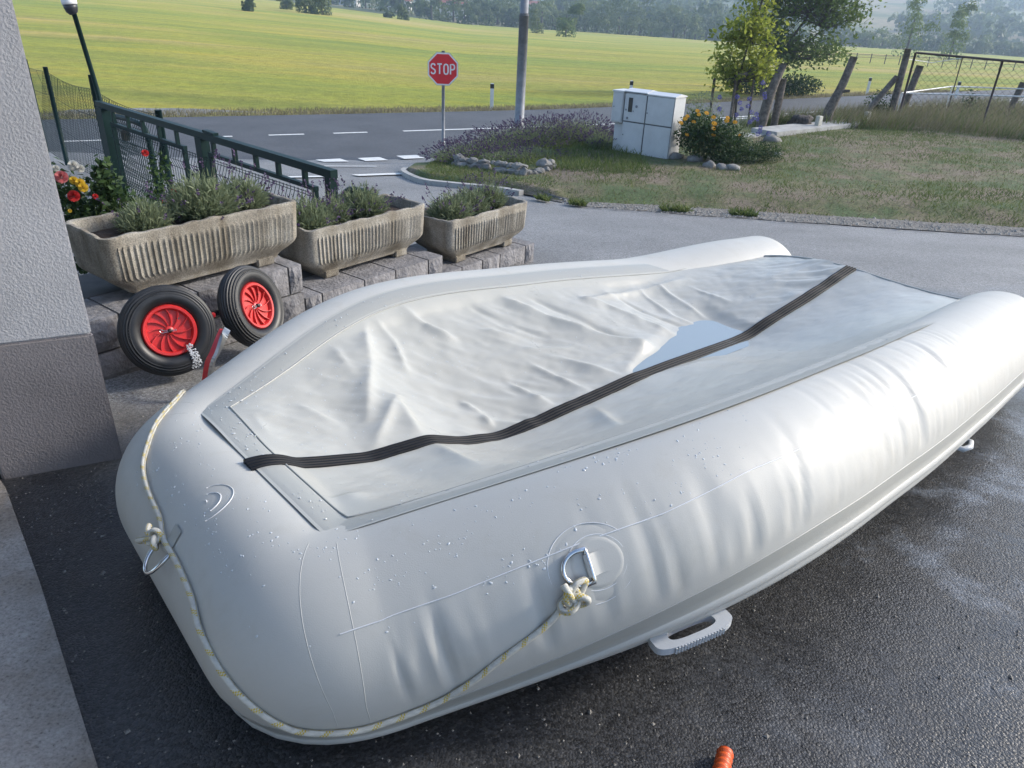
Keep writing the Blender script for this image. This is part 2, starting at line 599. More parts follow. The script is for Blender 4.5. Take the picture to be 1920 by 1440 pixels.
# border tape: left, bow and right bands, lying over floor edge and tube
def tape_pt(u, v, dz): return bw(u, v, floor_z(u, v, False) + dz)


def band(us_fn, n, w, m):
    rows = []
    for j in range(m + 1):
        rows.append([us_fn(i / n, w * j / m, j, m) for i in range(n + 1)])
    return rows


mb = MB()
for sgn in (-1, 1):
    def f(s, w, j, m, sgn=sgn):
        u = BLEN * s
        u2 = max(u, w * .9)
        v = sgn * (bV(u2) - w)
        dz = .0022 if 0 < j < m else .0004
        return tape_pt(u2, v, dz)
    mb.grid(band(f, 150, TAPE, 6))


def f(s, w, j, m):
    u = w * .9
    V = bV(u) - w
    v = (2 * s - 1) * V
    dz = .0022 if 0 < j < m else .0004
    return tape_pt(u, v, dz)


mb.grid(band(f, 60, TAPE, 6))
tape_o = mb.build('border_tape', M_tape, boat, smooth=True)
# welt along the inner edge of the tape
pts = [tape_pt(max(u, TAPE * .9), bV(max(u, TAPE * .9)) - TAPE, .002) for u in np.linspace(BLEN, TAPE * .9, 160)]
pts += [tape_pt(TAPE * .9, (bV(TAPE * .9) - TAPE) * s, .002) for s in np.linspace(1, -1, 60)[1:-1]]
pts += [tape_pt(max(u, TAPE * .9), -(bV(max(u, TAPE * .9)) - TAPE), .002) for u in np.linspace(TAPE * .9, BLEN, 160)]
MB().tube(pts, .0032, 6).build('inner_welt', M_tape, boat, smooth=True)

# ribbed keel strip
mb = MB(); rows = []
prof = []
nr = 4; W = .056
for k in range(nr):
    x0 = -W / 2 + W * k / nr; dx = W / nr
    prof += [(x0 + dx * .02, .0025), (x0 + dx * .16, .0065), (x0 + dx * .5, .0085), (x0 + dx * .84, .0065), (x0 + dx * .98, .0025)]
prof = [(-W / 2 - .001, -.006)] + prof + [(W / 2 + .001, -.006)]
for i in range(261):
    u = -.012 + (BLEN + .004) * i / 260
    wob = .010 * math.sin(u * 2.3 + .4) * sstep(.2, .8, u) * (1 - sstep(2.4, 2.9, u))
    rows.append([bw(u, v + wob, keel_z(max(u, 0)) + floor_z(max(u, 0.001), 0) - keel_z(max(u, .001)) + h + .003) for v, h in prof])
mb.grid(rows)
n0 = len(prof)
mb.f.append(tuple(range(n0))[::-1]); mb.f.append(tuple(260 * n0 + k for k in range(n0)))
keel_o = smooth_auto(mb.build('keel_strip', M_keel, boat), 50)

# rub strake, seams, rings, handle, rope ------------------------------------------------------------
PD = BPL / (BN - 1)


def strake_th(i):
    d = (BN * .44 - i) * PD
    return -20 + 28 * sstep(.15, 1.1, d)


def strake_mesh(prof, i0=14, i1=None):
    i1 = i1 or BN - 15
    mb = MB(); rows = []
    for i in range(i0, i1, 2):
        t0 = strake_th(i)
        rows.append([tube_pt(i, R_(t0 + a), dr) for a, dr in prof])
    return mb.grid(rows)


smooth_auto(strake_mesh([(1, -.001), (.6, .0016), (-6, .0022), (-13, .0022), (-13.5, .0045)]).build('strake_band', M_tape, boat), 60)
smooth_auto(strake_mesh([(-13, -.001), (-13.6, .006), (-16, .0115), (-19, .0125), (-21.5, .009), (-23, .0055), (-25.5, .0055), (-27, .0095), (-30, .0125), (-33, .0115), (-35.5, .007), (-36, .002), (-52, .0016), (-53, -.001)]).build('rub_strake', M_strake, boat), 60)


def surf_strip(fi_th, w, dr, along='th'):
    """thin strip on the tube along a list of (path index, degrees)"""
    mb = MB(); rows = []
    P = [tube_pt(a, R_(b), dr + wrinkle(int(a), R_(b))) for a, b in fi_th]
    for k, (a, b) in enumerate(fi_th):
        n = (tube_pt(a, R_(b), .05) - tube_pt(a, R_(b), 0)).normalized()
        t = (P[min(k + 1, len(P) - 1)] - P[max(k - 1, 0)]).normalized()
        s = n.cross(t) * (w / 2)
        rows.append([P[k] - s - n * .002, P[k] - s, P[k] + s, P[k] + s - n * .002])
    return mb.grid(rows)


IR, IL = 316.5, 402.5
for ic, lo, hi in ((IR, -22, 92), (IL, -30, 88)):
    for off in (-1.6, 1.5):
        surf_strip([(ic + off * (1 + .9 * math.sin(R_(max(d, 0)))) + (-2 if ic < 350 else 2) * math.cos(R_(d)), d) for d in np.linspace(lo, hi, 50)], .0018, .0002).build('seam_line', M_pvc, boat, smooth=True)
ls = [(i, float(np.interp(i, [150, 173, 214, 237, 254, 268, 293, 311, 315], [49, 51, 55, 55, 49, 48, 43, 43, 40]))) for i in range(152, 316, 2)]
surf_strip(ls, .0028, .0012).build('side_seam', M_seam, boat, smooth=True)


def disc_patch(fi, th, rad, dr, rings=9, n=48, squeeze=1.0):
    mb = MB(); rows = []
    for j in range(rings + 1):
        r = rad * j / rings
        d = dr if j < rings else -.001
        rows.append([tube_pt(fi + r * math.cos(a) / PD, R_(th) + r * squeeze * math.sin(a) / BR, d) for a in np.linspace(0, 2 * math.pi, n + 1)])
    return mb.grid(rows)


def ring_line(fi, th, rad, a0, a1, r=.0011, n=40):
    return MB().tube([tube_pt(fi + rad * math.cos(a) / PD, R_(th) + rad * math.sin(a) / BR, .0008) for a in np.linspace(a0, a1, n)], r, 5)


def tpt(fi, th, s, t, dr): return tube_pt(fi + s / PD, R_(th) + t / BR, dr)


# side D-ring
F0, T0 = 268.5, 36
dp = disc_patch(F0, T0, .082, .0012).build('ring_patch', M_pvc, boat, smooth=True)
disc_patch(F0 - 1.0, T0, .055, .0026).build('patch_disc', M_pvc, dp, smooth=True)
ring_line(F0, T0, .083, 0, 2 * math.pi, .0010, 60).build('patch_edge', M_seam, dp, smooth=True)
ring_line(F0 - 1, T0, .056, .6, 5.4, .0012, 60).build('patch_edge', M_seam, dp, smooth=True)
mb = MB(); rows = []
for s in np.linspace(-.035, .012, 8):
    rows.append([tpt(F0, T0, s, t, .0035 + .009 * math.exp(-((s - .004) / .009) ** 2)) for t in np.linspace(-.022, .022, 6)])
mb.grid(rows); mb.build('webbing_tab', M_pvc, boat, smooth=True)


def dring(fi, th, ax, sc=1.0, lift=0.0):
    """D shaped ring lying on the tube; ax = 's' curve towards bow, 't' curve downwards"""
    pts = []
    for k in range(13): pts.append((0, -.030 + .06 * k / 12))
    for k in range(1, 24):
        a = math.pi / 2 - math.pi * k / 24
        pts.append((.012 + .034 * math.cos(a), .030 * math.sin(a)))
    out = []
    for c, w in pts:
        c *= sc; w *= sc
        dr = .0075 + lift * c
        out.append(tpt(fi, th, c + .004, w, dr) if ax == 's' else tpt(fi, th, w, -c, dr))
    return MB().tube(out, .0050, 10, closed=True)


dring(F0, T0, 's', 1.12).build('tow_ring', M_steel, boat, smooth=True)
# bow ring with grey webbing, and the round patch above it
mb = MB(); rows = []
for t in np.linspace(.05, -.01, 9):
    rows.append([tpt(352, 33, s, t, .003 + .010 * math.exp(-((t + .002) / .010) ** 2) + .0012 * math.sin(t * 900)) for s in np.linspace(-.022, .022, 6)])
mb.grid(rows); mb.build('webbing_tab', M_tape, boat, smooth=True)
dring(352, 33, 't', 1.25, .5).build('tow_ring', M_steel, boat, smooth=True)
ring_line(351, 67, .062, .3, 3.6, .0012).build('patch_edge', M_seam, boat, smooth=True)
ring_line(351, 66, .036, .4, 3.2, .0016).build('patch_edge', M_seam, boat, smooth=True)
ring_line(352, 64, .012, 1.2, 2.2, .0018, 10).build('patch_edge', M_seam, boat, smooth=True)


# carrying handle under the strake
def hnd(s, r, q=0.0, fi=252, th=-36):
    c = tube_pt(fi - s / PD, R_(th), 0)
    n = (tube_pt(fi - s / PD, R_(th), .05) - c).normalized()
    n = (n + Vector((0, 0, .55))).normalized()
    return c + n * r + Vector((0, 0, q))


def hloop(a, r0, r1, p, n=40):
    out = []
    for k in range(n):
        t = 2 * math.pi * k / n; c, q = math.cos(t), math.sin(t)
        out.append((a * math.copysign(abs(c) ** p, c), (r0 + r1) / 2 + (r1 - r0) / 2 * math.copysign(abs(q) ** p, q)))
    return out


ho = hloop(.092, -.004, .060, .55); hi_ = hloop(.056, .013, .044, .62)
mb = MB(); rows = []
for loop, dz in ((hi_, -.009), (hi_, .009), (ho, .009), (ho, -.009), (hi_, -.009)):
    r_ = [hnd(a, b2, dz) for a, b2 in loop]; rows.append(r_ + [r_[0]])
mb.grid(rows)
smooth_auto(mb.build('carry_handle', M_plastic, boat), 40)
mb = MB()
for k in range(17):
    s = -.056 + .0070 * k
    mb.bar(hnd(s, .061, -.008), hnd(s, .061, .008), .003, .004)
mb.build('handle_grip', M_plastic, bpy.data.objects['carry_handle'])
hp2 = [hnd(s, r, 0, 118, -30) for s, r in ((-.05, 0), (-.05, .03), (0, .04), (.05, .03), (.05, 0))]
MB().tube(hp2, .010, 8).build('oar_lug', M_plastic, boat, smooth=True)
# transom board under the stern edge of the floor
mb = MB(); rows = []
mb2 = MB()
NT = 40
top = [bw(BLEN - .012, bV(BLEN) * s * .93, floor_z(BLEN - .02, bV(BLEN) * s * .93, False) - .012) for s in np.linspace(-1, 1, NT)]
bot = [Vector((p.x, p.y, max(p.z - .26, G(p.x, p.y) + .02))) for p in top]
mb.grid([top, bot]); mb.grid([[p - BA * .03 for p in bot], [p - BA * .03 for p in top]])
mb.grid([[p - BA * .03 for p in top], top]); mb.grid([bot, [p - BA * .03 for p in bot]])
mb.build('transom_board', M_plastic, boat)
hem = [bw(BLEN, bV(BLEN) * s, floor_z(BLEN - .005, bV(BLEN) * s * .999, False) + .001) for s in np.linspace(-1, 1, 60)]
mb2.tube(hem, .006, 6); mb2.build('floor_hem', M_floor, boat, smooth=True)

# rope ----------------------------------------------------------------------
m, nt, N, Lk, b = newmat('braided_rope')
uvn = N.new('ShaderNodeUVMap')
sx = N.new('ShaderNodeSeparateXYZ'); Lk.new(uvn.outputs[0], sx.inputs[0])
w1 = N.new('ShaderNodeMath'); w1.operation = 'MULTIPLY_ADD'; w1.inputs[1].default_value = 20.0
Lk.new(sx.outputs['X'], w1.inputs[0])
vv = N.new('ShaderNodeMath'); vv.operation = 'MULTIPLY'; vv.inputs[1].default_value = 1.0; Lk.new(sx.outputs['Y'], vv.inputs[0]); Lk.new(vv.outputs[0], w1.inputs[2])
fr = N.new('ShaderNodeMath'); fr.operation = 'FRACT'; Lk.new(w1.outputs[0], fr.inputs[0])
lt = N.new('ShaderNodeMath'); lt.operation = 'LESS_THAN'; lt.inputs[1].default_value = .30; Lk.new(fr.outputs[0], lt.inputs[0])
mp = N.new('ShaderNodeMapping'); mp.inputs['Scale'].default_value = (330, 10, 1); mp.inputs['Rotation'].default_value = (0, 0, 0); Lk.new(uvn.outputs[0], mp.inputs['Vector'])
ck = N.new('ShaderNodeTexChecker'); ck.inputs['Scale'].default_value = 1.0; Lk.new(mp.outputs[0], ck.inputs['Vector'])
ck.inputs['Color1'].default_value = (1, 1, 1, 1); ck.inputs['Color2'].default_value = (.12, .12, .12, 1)
ns = N.new('ShaderNodeTexNoise'); ns.inputs['Scale'].default_value = 60
mu = N.new('ShaderNodeMath'); mu.operation = 'MULTIPLY'; Lk.new(lt.outputs[0], mu.inputs[0]); Lk.new(ck.outputs['Color'], mu.inputs[1])
mx = N.new('ShaderNodeMix'); mx.data_type = 'RGBA'; mx.inputs['A'].default_value = (.60, .585, .52, 1); mx.inputs['B'].default_value = (.58, .43, .055, 1)
Lk.new(mu.outputs[0], mx.inputs['Factor']); 
m2 = N.new('ShaderNodeMix'); m2.data_type = 'RGBA'; m2.blend_type = 'MULTIPLY'; m2.inputs['Factor'].default_value = .55
Lk.new(mx.outputs['Result'], m2.inputs['A']); Lk.new(ns.outputs['Fac'], m2.inputs['B'])
m3 = N.new('ShaderNodeMix'); m3.data_type = 'RGBA'; m3.blend_type = 'ADD'; m3.inputs['Factor'].default_value = .12
Lk.new(m2.outputs['Result'], m3.inputs['A']); Lk.new(mx.outputs['Result'], m3.inputs['B'])
Lk.new(m3.outputs['Result'], b.inputs['Base Color'])
bp = N.new('ShaderNodeBump'); bp.inputs['Distance'].default_value = .0012; Lk.new(ck.outputs['Fac'], bp.inputs['Height']); Lk.new(bp.outputs[0], b.inputs['Normal'])
b.inputs['Roughness'].default_value = .85
M_rope = m


def smoothpts(P, n):
    """catmull-rom through points"""
    out = []
    P = [Vector(p) for p in P]
    Q = [P[0] * 2 - P[1]] + P + [P[-1] * 2 - P[-2]]
    for i in range(1, len(Q) - 2):
        a, b_, c, d = Q[i - 1:i + 3]
        for t in np.linspace(0, 1, n, endpoint=False):
            out.append(.5 * ((2 * b_) + (c - a) * t + (2 * a - 5 * b_ + 4 * c - d) * t * t + (3 * b_ - a - 3 * c + d) * t ** 3))
    out.append(P[-1])
    return out


def rope_mesh(pts, r, n=10):
    mb = MB().tube(pts, r, n)
    uv = []; s = 0
    for i, p in enumerate(pts):
        if i: s += (Vector(p) - Vector(pts[i - 1])).length
        for k in range(n): uv.append((s, k / n))
    mb.uv = uv
    return mb


RR = .0070
RP = [(446, -35), (430, -8), (419, 32), (411, 60), (408, 67), (397, 68), (388, 56), (382, 48), (373, 43), (362, 40), (357, 36), (353, 34), (344, 33), (333, 29), (327, 22), (323.5, 10), (321.5, -2), (320, -11), (318.5, -15.5), (316, -17), (313, -17), (303, -14.5), (295, -7), (288, 3), (281, 11), (278, 15), (276.5, 18), (275, 21)]
rp = smoothpts([tube_pt(a, R_(t), RR * .9) for a, t in RP], 8)
mb = rope_mesh(rp, RR)
rope = empty('mooring_rope', tuple(rp[100]), 'white and yellow braided rope tied round the bow of the upturned boat', 'rope')
mb.build('rope_line', M_rope, rope, smooth=True)


def knot(fi, th, sc, seed, tailv):
    c = tube_pt(fi, R_(th), .020); e1 = (tube_pt(fi + 4, R_(th), .02) - c).normalized(); n = (tube_pt(fi, R_(th), .08) - c).normalized(); e2 = n.cross(e1)
    P = []
    for k in range(60):
        a = 2 * math.pi * k / 60
        x = (math.sin(a) + 2 * math.sin(2 * a)) * .0125 * sc; y = (math.cos(a) - 2 * math.cos(2 * a)) * .0098 * sc; z = -math.sin(3 * a) * .010 * sc
        P.append(c + e1 * x + e2 * y + n * (z))
    P.append(P[0])
    mbk = rope_mesh(P, RR * .98)
    k = mbk.build('knot', M_rope, rope, smooth=True)
    P = smoothpts([c, c + e1 * tailv[0] * .5 + e2 * tailv[1] * .5 + n * .012, c + e1 * tailv[0] + e2 * tailv[1] + n * .006], 6)
    mt = rope_mesh(P, [RR] * (len(P) - 4) + [RR * 1.05, RR * 1.12, RR * 1.2, RR * .9])
    mt.build('frayed_end', M_rope, rope, smooth=True)
    return c, e1, e2, n


knot(273.4, 23.5, .82, 1, (.012, -.040))
lp = smoothpts([tube_pt(273.6, R_(26), .016), tube_pt(272.2, R_(30.5), .020), tube_pt(270.4, R_(30), .012), tube_pt(271.6, R_(25), .010)], 8)
rope_mesh(lp, RR).build('loop', M_rope, rope, smooth=True)
knot(356.4, 31.5, .72, 2, (.042, -.016))
lp = smoothpts([tube_pt(356, R_(33), .024), tube_pt(359.5, R_(27), .040), tube_pt(361.5, R_(24), .026), tube_pt(358, R_(30), .012)], 8)
rope_mesh(lp, RR).build('loop', M_rope, rope, smooth=True)

# water lying in the slack floor
m, nt, N, Lk, b = newmat('clear_water')
b.inputs['Base Color'].default_value = (.26, .315, .355, 1); b.inputs['Roughness'].default_value = .02; b.inputs['IOR'].default_value = 1.333
M_water = m
WZ = .2575
pp = [(1.44, -.0), (1.48, -.07), (1.80, -.21), (2.2, -.27), (2.40, -.26), (2.42, -.02), (2.3, .06), (1.95, .06), (1.7, .012)]
mb = MB(); mb.v = [tuple(bw(u, v, WZ)) for u, v in pp]; mb.f = [tuple(range(len(pp)))]
tag(mb.build('puddle', M_water, None), kind='structure')

# drops on the wet plastic
M_drop = pm('water_drop', (.50, .53, .55), rough=.06, var=.04, spec=.6)
random.seed(5)
mb = MB()


def drop(p, n, r, e):
    n = n.normalized(); a = n.orthogonal().normalized(); ang = random.uniform(0, 6.28)
    a = (Matrix.Rotation(ang, 3, n) @ a); b2 = n.cross(a)
    base = len(mb.v); K = 8
    for rr, hh in ((1, -.1), (.84, .20), (.5, .32)):
        for k in range(K):
            t = 2 * math.pi * k / K
            w = 1 + .18 * math.sin(2 * t + ang) + .1 * math.sin(3 * t)
            mb.v.append(tuple(p + a * (math.cos(t) * r * rr * e * w) + b2 * (math.sin(t) * r * rr * w) + n * (hh * r)))
    mb.v.append(tuple(p + n * (.36 * r)))
    for j in range(2):
        for k in range(K):
            mb.f.append((base + j * K + k, base + j * K + (k + 1) % K, base + (j + 1) * K + (k + 1) % K, base + (j + 1) * K + k))
    for k in range(K): mb.f.append((base + 2 * K + k, base + 2 * K + (k + 1) % K, base + 3 * K))


cnt = 0
while cnt < 1500:
    u = random.random() ** 1.25 * 2.3 + .02; v = random.uniform(-1, 1) * (bV(u) - .01)
    dens = .35 + 1.2 * noise.noise((u * 4, v * 4, 8)) + (.25 if v < 0 else -.1) + (.25 if u < .9 else -.15)
    if random.random() > dens: continue
    z = floor_z(u, v)
    if z < WZ + .004 or abs(v) < .04: continue
    e = .004
    n = Vector((-(floor_z(u + e, v) - z) / e, -(floor_z(u, v + e) - z) / e, 1))
    nw = BA * n.x + BB * n.y + Vector((0, 0, n.z))
    extra = .0038 if edge_in(u, v) < TAPE else .0014
    drop(bw(u, v, z + extra), nw, random.choice((.0009, .0011, .0013, .0016, .0023)) * random.uniform(.8, 1.2), random.uniform(1, 1.7)); cnt += 1
cnt = 0
while cnt < 520:
    fi = random.uniform(225, 400); th = random.uniform(35, 100)
    if random.random() > .4 + 1.4 * noise.noise((fi * .08, th * .08, 3)) - (.3 if th < 50 else 0): continue
    p = tube_pt(fi, R_(th), wrinkle(int(fi), R_(th))); n = tube_pt(fi, R_(th), .1) - tube_pt(fi, R_(th), 0)
    drop(p, n, random.choice((.0009, .0011, .0014, .0017, .0025)) * random.uniform(.8, 1.2), random.uniform(1, 1.7)); cnt += 1
tag(mb.build('water_drops', M_drop, None, smooth=True), 'scattered clear water drops on the grey plastic of the boat', 'water drops', kind='stuff')

# ================================================================== the setting
def asphalt(name, base, dry, wet_near=True):
    """coarse asphalt; wet (darker, glossier) near the house where the boat was hosed down"""
    m, nt, N, Lk, b = newmat(name)
    g = N.new('ShaderNodeNewGeometry'); P = g.outputs['Position']

    def noisen(sc, det=4, rough=.6, vec=P, dist=0):
        n = N.new('ShaderNodeTexNoise'); n.inputs['Scale'].default_value = sc; n.inputs['Detail'].default_value = det; n.inputs['Roughness'].default_value = rough; n.inputs['Distortion'].default_value = dist
        Lk.new(vec, n.inputs['Vector']); return n.outputs['Fac']

    def mapr(v, a, b_, c=0., d=1., smooth=False):
        r = N.new('ShaderNodeMapRange'); r.inputs['From Min'].default_value = a; r.inputs['From Max'].default_value = b_; r.inputs['To Min'].default_value = c; r.inputs['To Max'].default_value = d
        if smooth: r.interpolation_type = 'SMOOTHSTEP'
        Lk.new(v, r.inputs['Value']); return r.outputs[0]

    def mth(op, a, b_=None):
        r = N.new('ShaderNodeMath'); r.operation = op
        for k, v in enumerate((a, b_)):
            if v is None: continue
            if isinstance(v, (int, float)): r.inputs[k].default_value = v
            else: Lk.new(v, r.inputs[k])
        return r.outputs[0]

    def mix(f, a, b_, blend='MIX'):
        r = N.new('ShaderNodeMix'); r.data_type = 'RGBA'; r.blend_type = blend
        for k, v in (('Factor', f), ('A', a), ('B', b_)):
            if isinstance(v, (int, float)): r.inputs[k].default_value = v
            elif isinstance(v, tuple): r.inputs[k].default_value = lin(v)
            else: Lk.new(v, r.inputs[k])
        return r.outputs['Result']
    vor = N.new('ShaderNodeTexVoronoi'); vor.inputs['Scale'].default_value = 150; Lk.new(P, vor.inputs['Vector'])
    vor2 = N.new('ShaderNodeTexVoronoi'); vor2.inputs['Scale'].default_value = 270; Lk.new(P, vor2.inputs['Vector'])
    sepc = N.new('ShaderNodeSeparateColor'); Lk.new(vor.outputs['Color'], sepc.inputs[0])
    chip = mapr(sepc.outputs[0], .2, 1., .55, 1.5)
    big = mapr(noisen(.9, 6), .3, .7, .8, 1.22)
    light = mapr(sepc.outputs[1], .93, .96, 0., 1.)
    shade = mth('MULTIPLY', chip, big)
    sepp = N.new('ShaderNodeSeparateXYZ'); Lk.new(P, sepp.inputs[0])
    # wet area: a ragged front that ends beyond the boat; the right side is wet further out
    wf = mth('ADD', sepp.outputs['Y'], mth('MULTIPLY', sepp.outputs['X'], -.42))
    wf = mth('ADD', wf, mth('MULTIPLY', noisen(1.1, 5, .6), 2.6))
    wet = mapr(wf, 4.4, 5.3, 1., 0., True) if wet_near else 0.0
    col = mix(shade, (0, 0, 0), dry)
    r0 = N.new('ShaderNodeMix'); r0.data_type = 'RGBA'; r0.blend_type = 'MULTIPLY'; r0.inputs['Factor'].default_value = 1.0
    comb = N.new('ShaderNodeCombineColor')
    for k in range(3): Lk.new(shade, comb.inputs[k])
    r0.inputs['A'].default_value = lin(dry); Lk.new(comb.outputs[0], r0.inputs['B'])
    dryc = mix(mth('MULTIPLY', light, .5), r0.outputs['Result'], (.22, .21, .19))
    r1 = N.new('ShaderNodeMix'); r1.data_type = 'RGBA'; r1.blend_type = 'MULTIPLY'; r1.inputs['Factor'].default_value = 1.0
    r1.inputs['A'].default_value = lin(base); Lk.new(comb.outputs[0], r1.inputs['B'])
    wetc = mix(mth('MULTIPLY', light, .35), r1.outputs['Result'], (.12, .115, .105))
    if wet_near:
        # dusty dry ground close to the pillar and the wheels
        dx = mth('MULTIPLY', mth('ADD', sepp.outputs['X'], 1.35), 1.25); dy = mth('ADD', sepp.outputs['Y'], -2.75)
        dd = mth('SQRT', mth('ADD', mth('MULTIPLY', dx, dx), mth('MULTIPLY', dy, dy)))
        dd = mth('ADD', dd, mth('MULTIPLY', noisen(5, 6, .7), .7))
        dust = mapr(dd, .75, 1.15, .75, 0., True)
        wetc = mix(dust, wetc, mix(mapr(noisen(60, 4, .7), .35, .65), (.05, .046, .04), (.16, .15, .13)))
        wet2 = mth('MULTIPLY', wet, mth('SUBTRACT', 1.0, dust))
    else: wet2 = 0.0
    fin = mix(wet, dryc, wetc)
    FIN = fin
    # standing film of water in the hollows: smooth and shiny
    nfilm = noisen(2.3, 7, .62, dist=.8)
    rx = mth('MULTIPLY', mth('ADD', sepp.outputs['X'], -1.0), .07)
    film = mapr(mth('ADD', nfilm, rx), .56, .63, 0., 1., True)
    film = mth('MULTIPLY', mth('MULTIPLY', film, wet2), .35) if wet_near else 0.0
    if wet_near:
        pale_patch = mapr(mth('ADD', noisen(2.6, 9, .70, dist=.25), mth('MULTIPLY', mth('ADD', sepp.outputs['X'], -1.5), .035)), .50, .66, 0., .6, True)  # pale bluish patches mixed into the wet asphalt colour, stronger to the right
        pale_patch = mth('MULTIPLY', mth('MULTIPLY', pale_patch, wet2), mth('MULTIPLY', mapr(sepp.outputs['X'], .5, 1.6, .12, 1.), mapr(sepc.outputs[2], .1, .8, .35, 1.)))
        FIN = mix(pale_patch, FIN, (.27, .31, .37))
    Lk.new(FIN, b.inputs['Base Color'])
    rough_w = mapr(noisen(7, 5), .3, .7, .28, .50)
    rr = N.new('ShaderNodeMix'); rr.data_type = 'FLOAT'
    if wet_near: Lk.new(wet2, rr.inputs['Factor'])
    else: rr.inputs['Factor'].default_value = 0
    rr.inputs['A'].default_value = .72; Lk.new(rough_w, rr.inputs['B'])
    rf = N.new('ShaderNodeMix'); rf.data_type = 'FLOAT'
    if wet_near: Lk.new(film, rf.inputs['Factor'])
    else: rf.inputs['Factor'].default_value = 0
    Lk.new(rr.outputs['Result'], rf.inputs['A']); rf.inputs['B'].default_value = .16
    Lk.new(rf.outputs['Result'], b.inputs['Roughness'])
    h = mth('ADD', mth('MULTIPLY', vor.outputs['Distance'], -1.0), mth('MULTIPLY', vor2.outputs['Distance'], -.4))
    h = mth('ADD', h, mth('MULTIPLY', noisen(22, 3), .5))
    bp = N.new('ShaderNodeBump'); bp.inputs['Distance'].default_value = .0017
    if wet_near: Lk.new(mapr(film, 0, 1, .9, .28), bp.inputs['Strength'])
    else: bp.inputs['Strength'].default_value = .5
    Lk.new(h, bp.inputs['Height']); Lk.new(bp.outputs[0], b.inputs['Normal'])
    return m


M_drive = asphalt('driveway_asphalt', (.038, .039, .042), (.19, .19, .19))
M_road = asphalt('road_asphalt', (.05, .05, .052), (.066, .068, .074), False)
M_paint = pm('road_paint', (.62, .62, .60), rough=.6, var=.12, scale=14)
M_concrete = pm('pale_concrete', (.33, .325, .31), rough=.8, var=.22, scale=5, bump=.002, bscale=90)

# road ------------------------------------------------------------------------
RC = smoothpts([Vector(p) for p in ((-60, -11.5, 0), (-30, 4.3, 0), (-14, 12.8, 0), (-6.5, 16.78, 0), (-2.9, 18.7, 0), (2.33, 21.65, 0), (7.4, 25.2, 0), (15, 31, 0), (30, 42, 0), (60, 61, 0), (120, 92, 0))], 12)


def rframe(i):
    t = (RC[min(i + 1, len(RC) - 1)] - RC[max(i - 1, 0)]).normalized()
    return t, Vector((-t.y, t.x, 0))


def rz(p): return ROAD_Z - .004 * max(0, p.x - 8) - .0 * p.y


mb = MB(); rows = []
for off in (-3.3, -1.6, 0, 1.6, 3.25):
    rows.append([Vector((RC[i].x, RC[i].y, rz(RC[i]) + .010 - .012 * abs(off) / 3)) + rframe(i)[1] * off for i in range(len(RC))])
mb.grid(rows)
tag(mb.build('road', M_road, smooth=True), kind='structure')


def road_at(x):
    """centre line point at world x"""
    for i in range(len(RC) - 1):
        if RC[i].x <= x <= RC[i + 1].x:
            f = (x - RC[i].x) / (RC[i + 1].x - RC[i].x)
            return RC[i].lerp(RC[i + 1], f), rframe(i)
    return RC[-1], rframe(len(RC) - 1)


def dash(x0, x1, off, w, name='road_line'):
    n = max(2, int((x1 - x0) / .8)); rows = [[], []]
    for k in range(n + 1):
        p, (t, nn) = road_at(x0 + (x1 - x0) * k / n)
        for r, o in ((0, off - w / 2), (1, off + w / 2)):
            q = p + nn * o
            rows[r].append((q.x, q.y, rz(p) + .016))
    return tag(MB().grid(rows).build(name, M_paint), kind='structure')


for x0, x1 in ((-20.5, -19.3), (-17.6, -16.4), (-14.6, -13.4), (-11.7, -10.6), (-9.35, -8.5), (-7.1, -6.45), (-5.76, -5.06), (-4.46, -3.74), ):
    dash(x0, x1, 0, .12)
dash(-2.95, 60, 0, .13)
dash(4.2, 60, -.32, .11)
# give-way squares and short lines across the mouth of the driveway
sq = [((-3.76, 13.90), (-3.37, 14.2)), ((-3.08, 14.36), (-2.70, 14.62)), ((-2.42, 14.88), (-2.05, 15.12)), ((-4.5, 13.5), (-4.12, 13.75))]
for (a0, a1), (b0, b1) in sq:
    a = Vector((a0, a1, 0)); b2 = Vector((b0, b1, 0)); t = (b2 - a).normalized(); nn = Vector((-t.y, t.x, 0))
    Q = [a - nn * .2, b2 - nn * .2, b2 + nn * .2, a + nn * .2]
    mb = MB(); mb.v = [(q.x, q.y, max(G(q.x, q.y), ROAD_Z + .01) + .014) for q in Q]; mb.f = [(0, 1, 2, 3)]
    tag(mb.build('stop_marking', M_paint), kind='structure')
for a, b2, w in (((-2.62, 11.7), (-1.98, 12.3), .22), ((-3.5, 11.0), (-2.85, 11.45), .16), ((-3.9, 12.7), (-2.6, 13.35), .07)):
    a = Vector(a + (0,)); b2 = Vector(b2 + (0,)); t = (b2 - a).normalized(); nn = Vector((-t.y, t.x, 0)) * w / 2
    mb = MB(); mb.v = [(q.x, q.y, G(q.x, q.y) + .02) for q in (a - nn, b2 - nn, b2 + nn, a + nn)]; mb.f = [(0, 1, 2, 3)]
    tag(mb.build('road_line', M_paint), kind='structure')

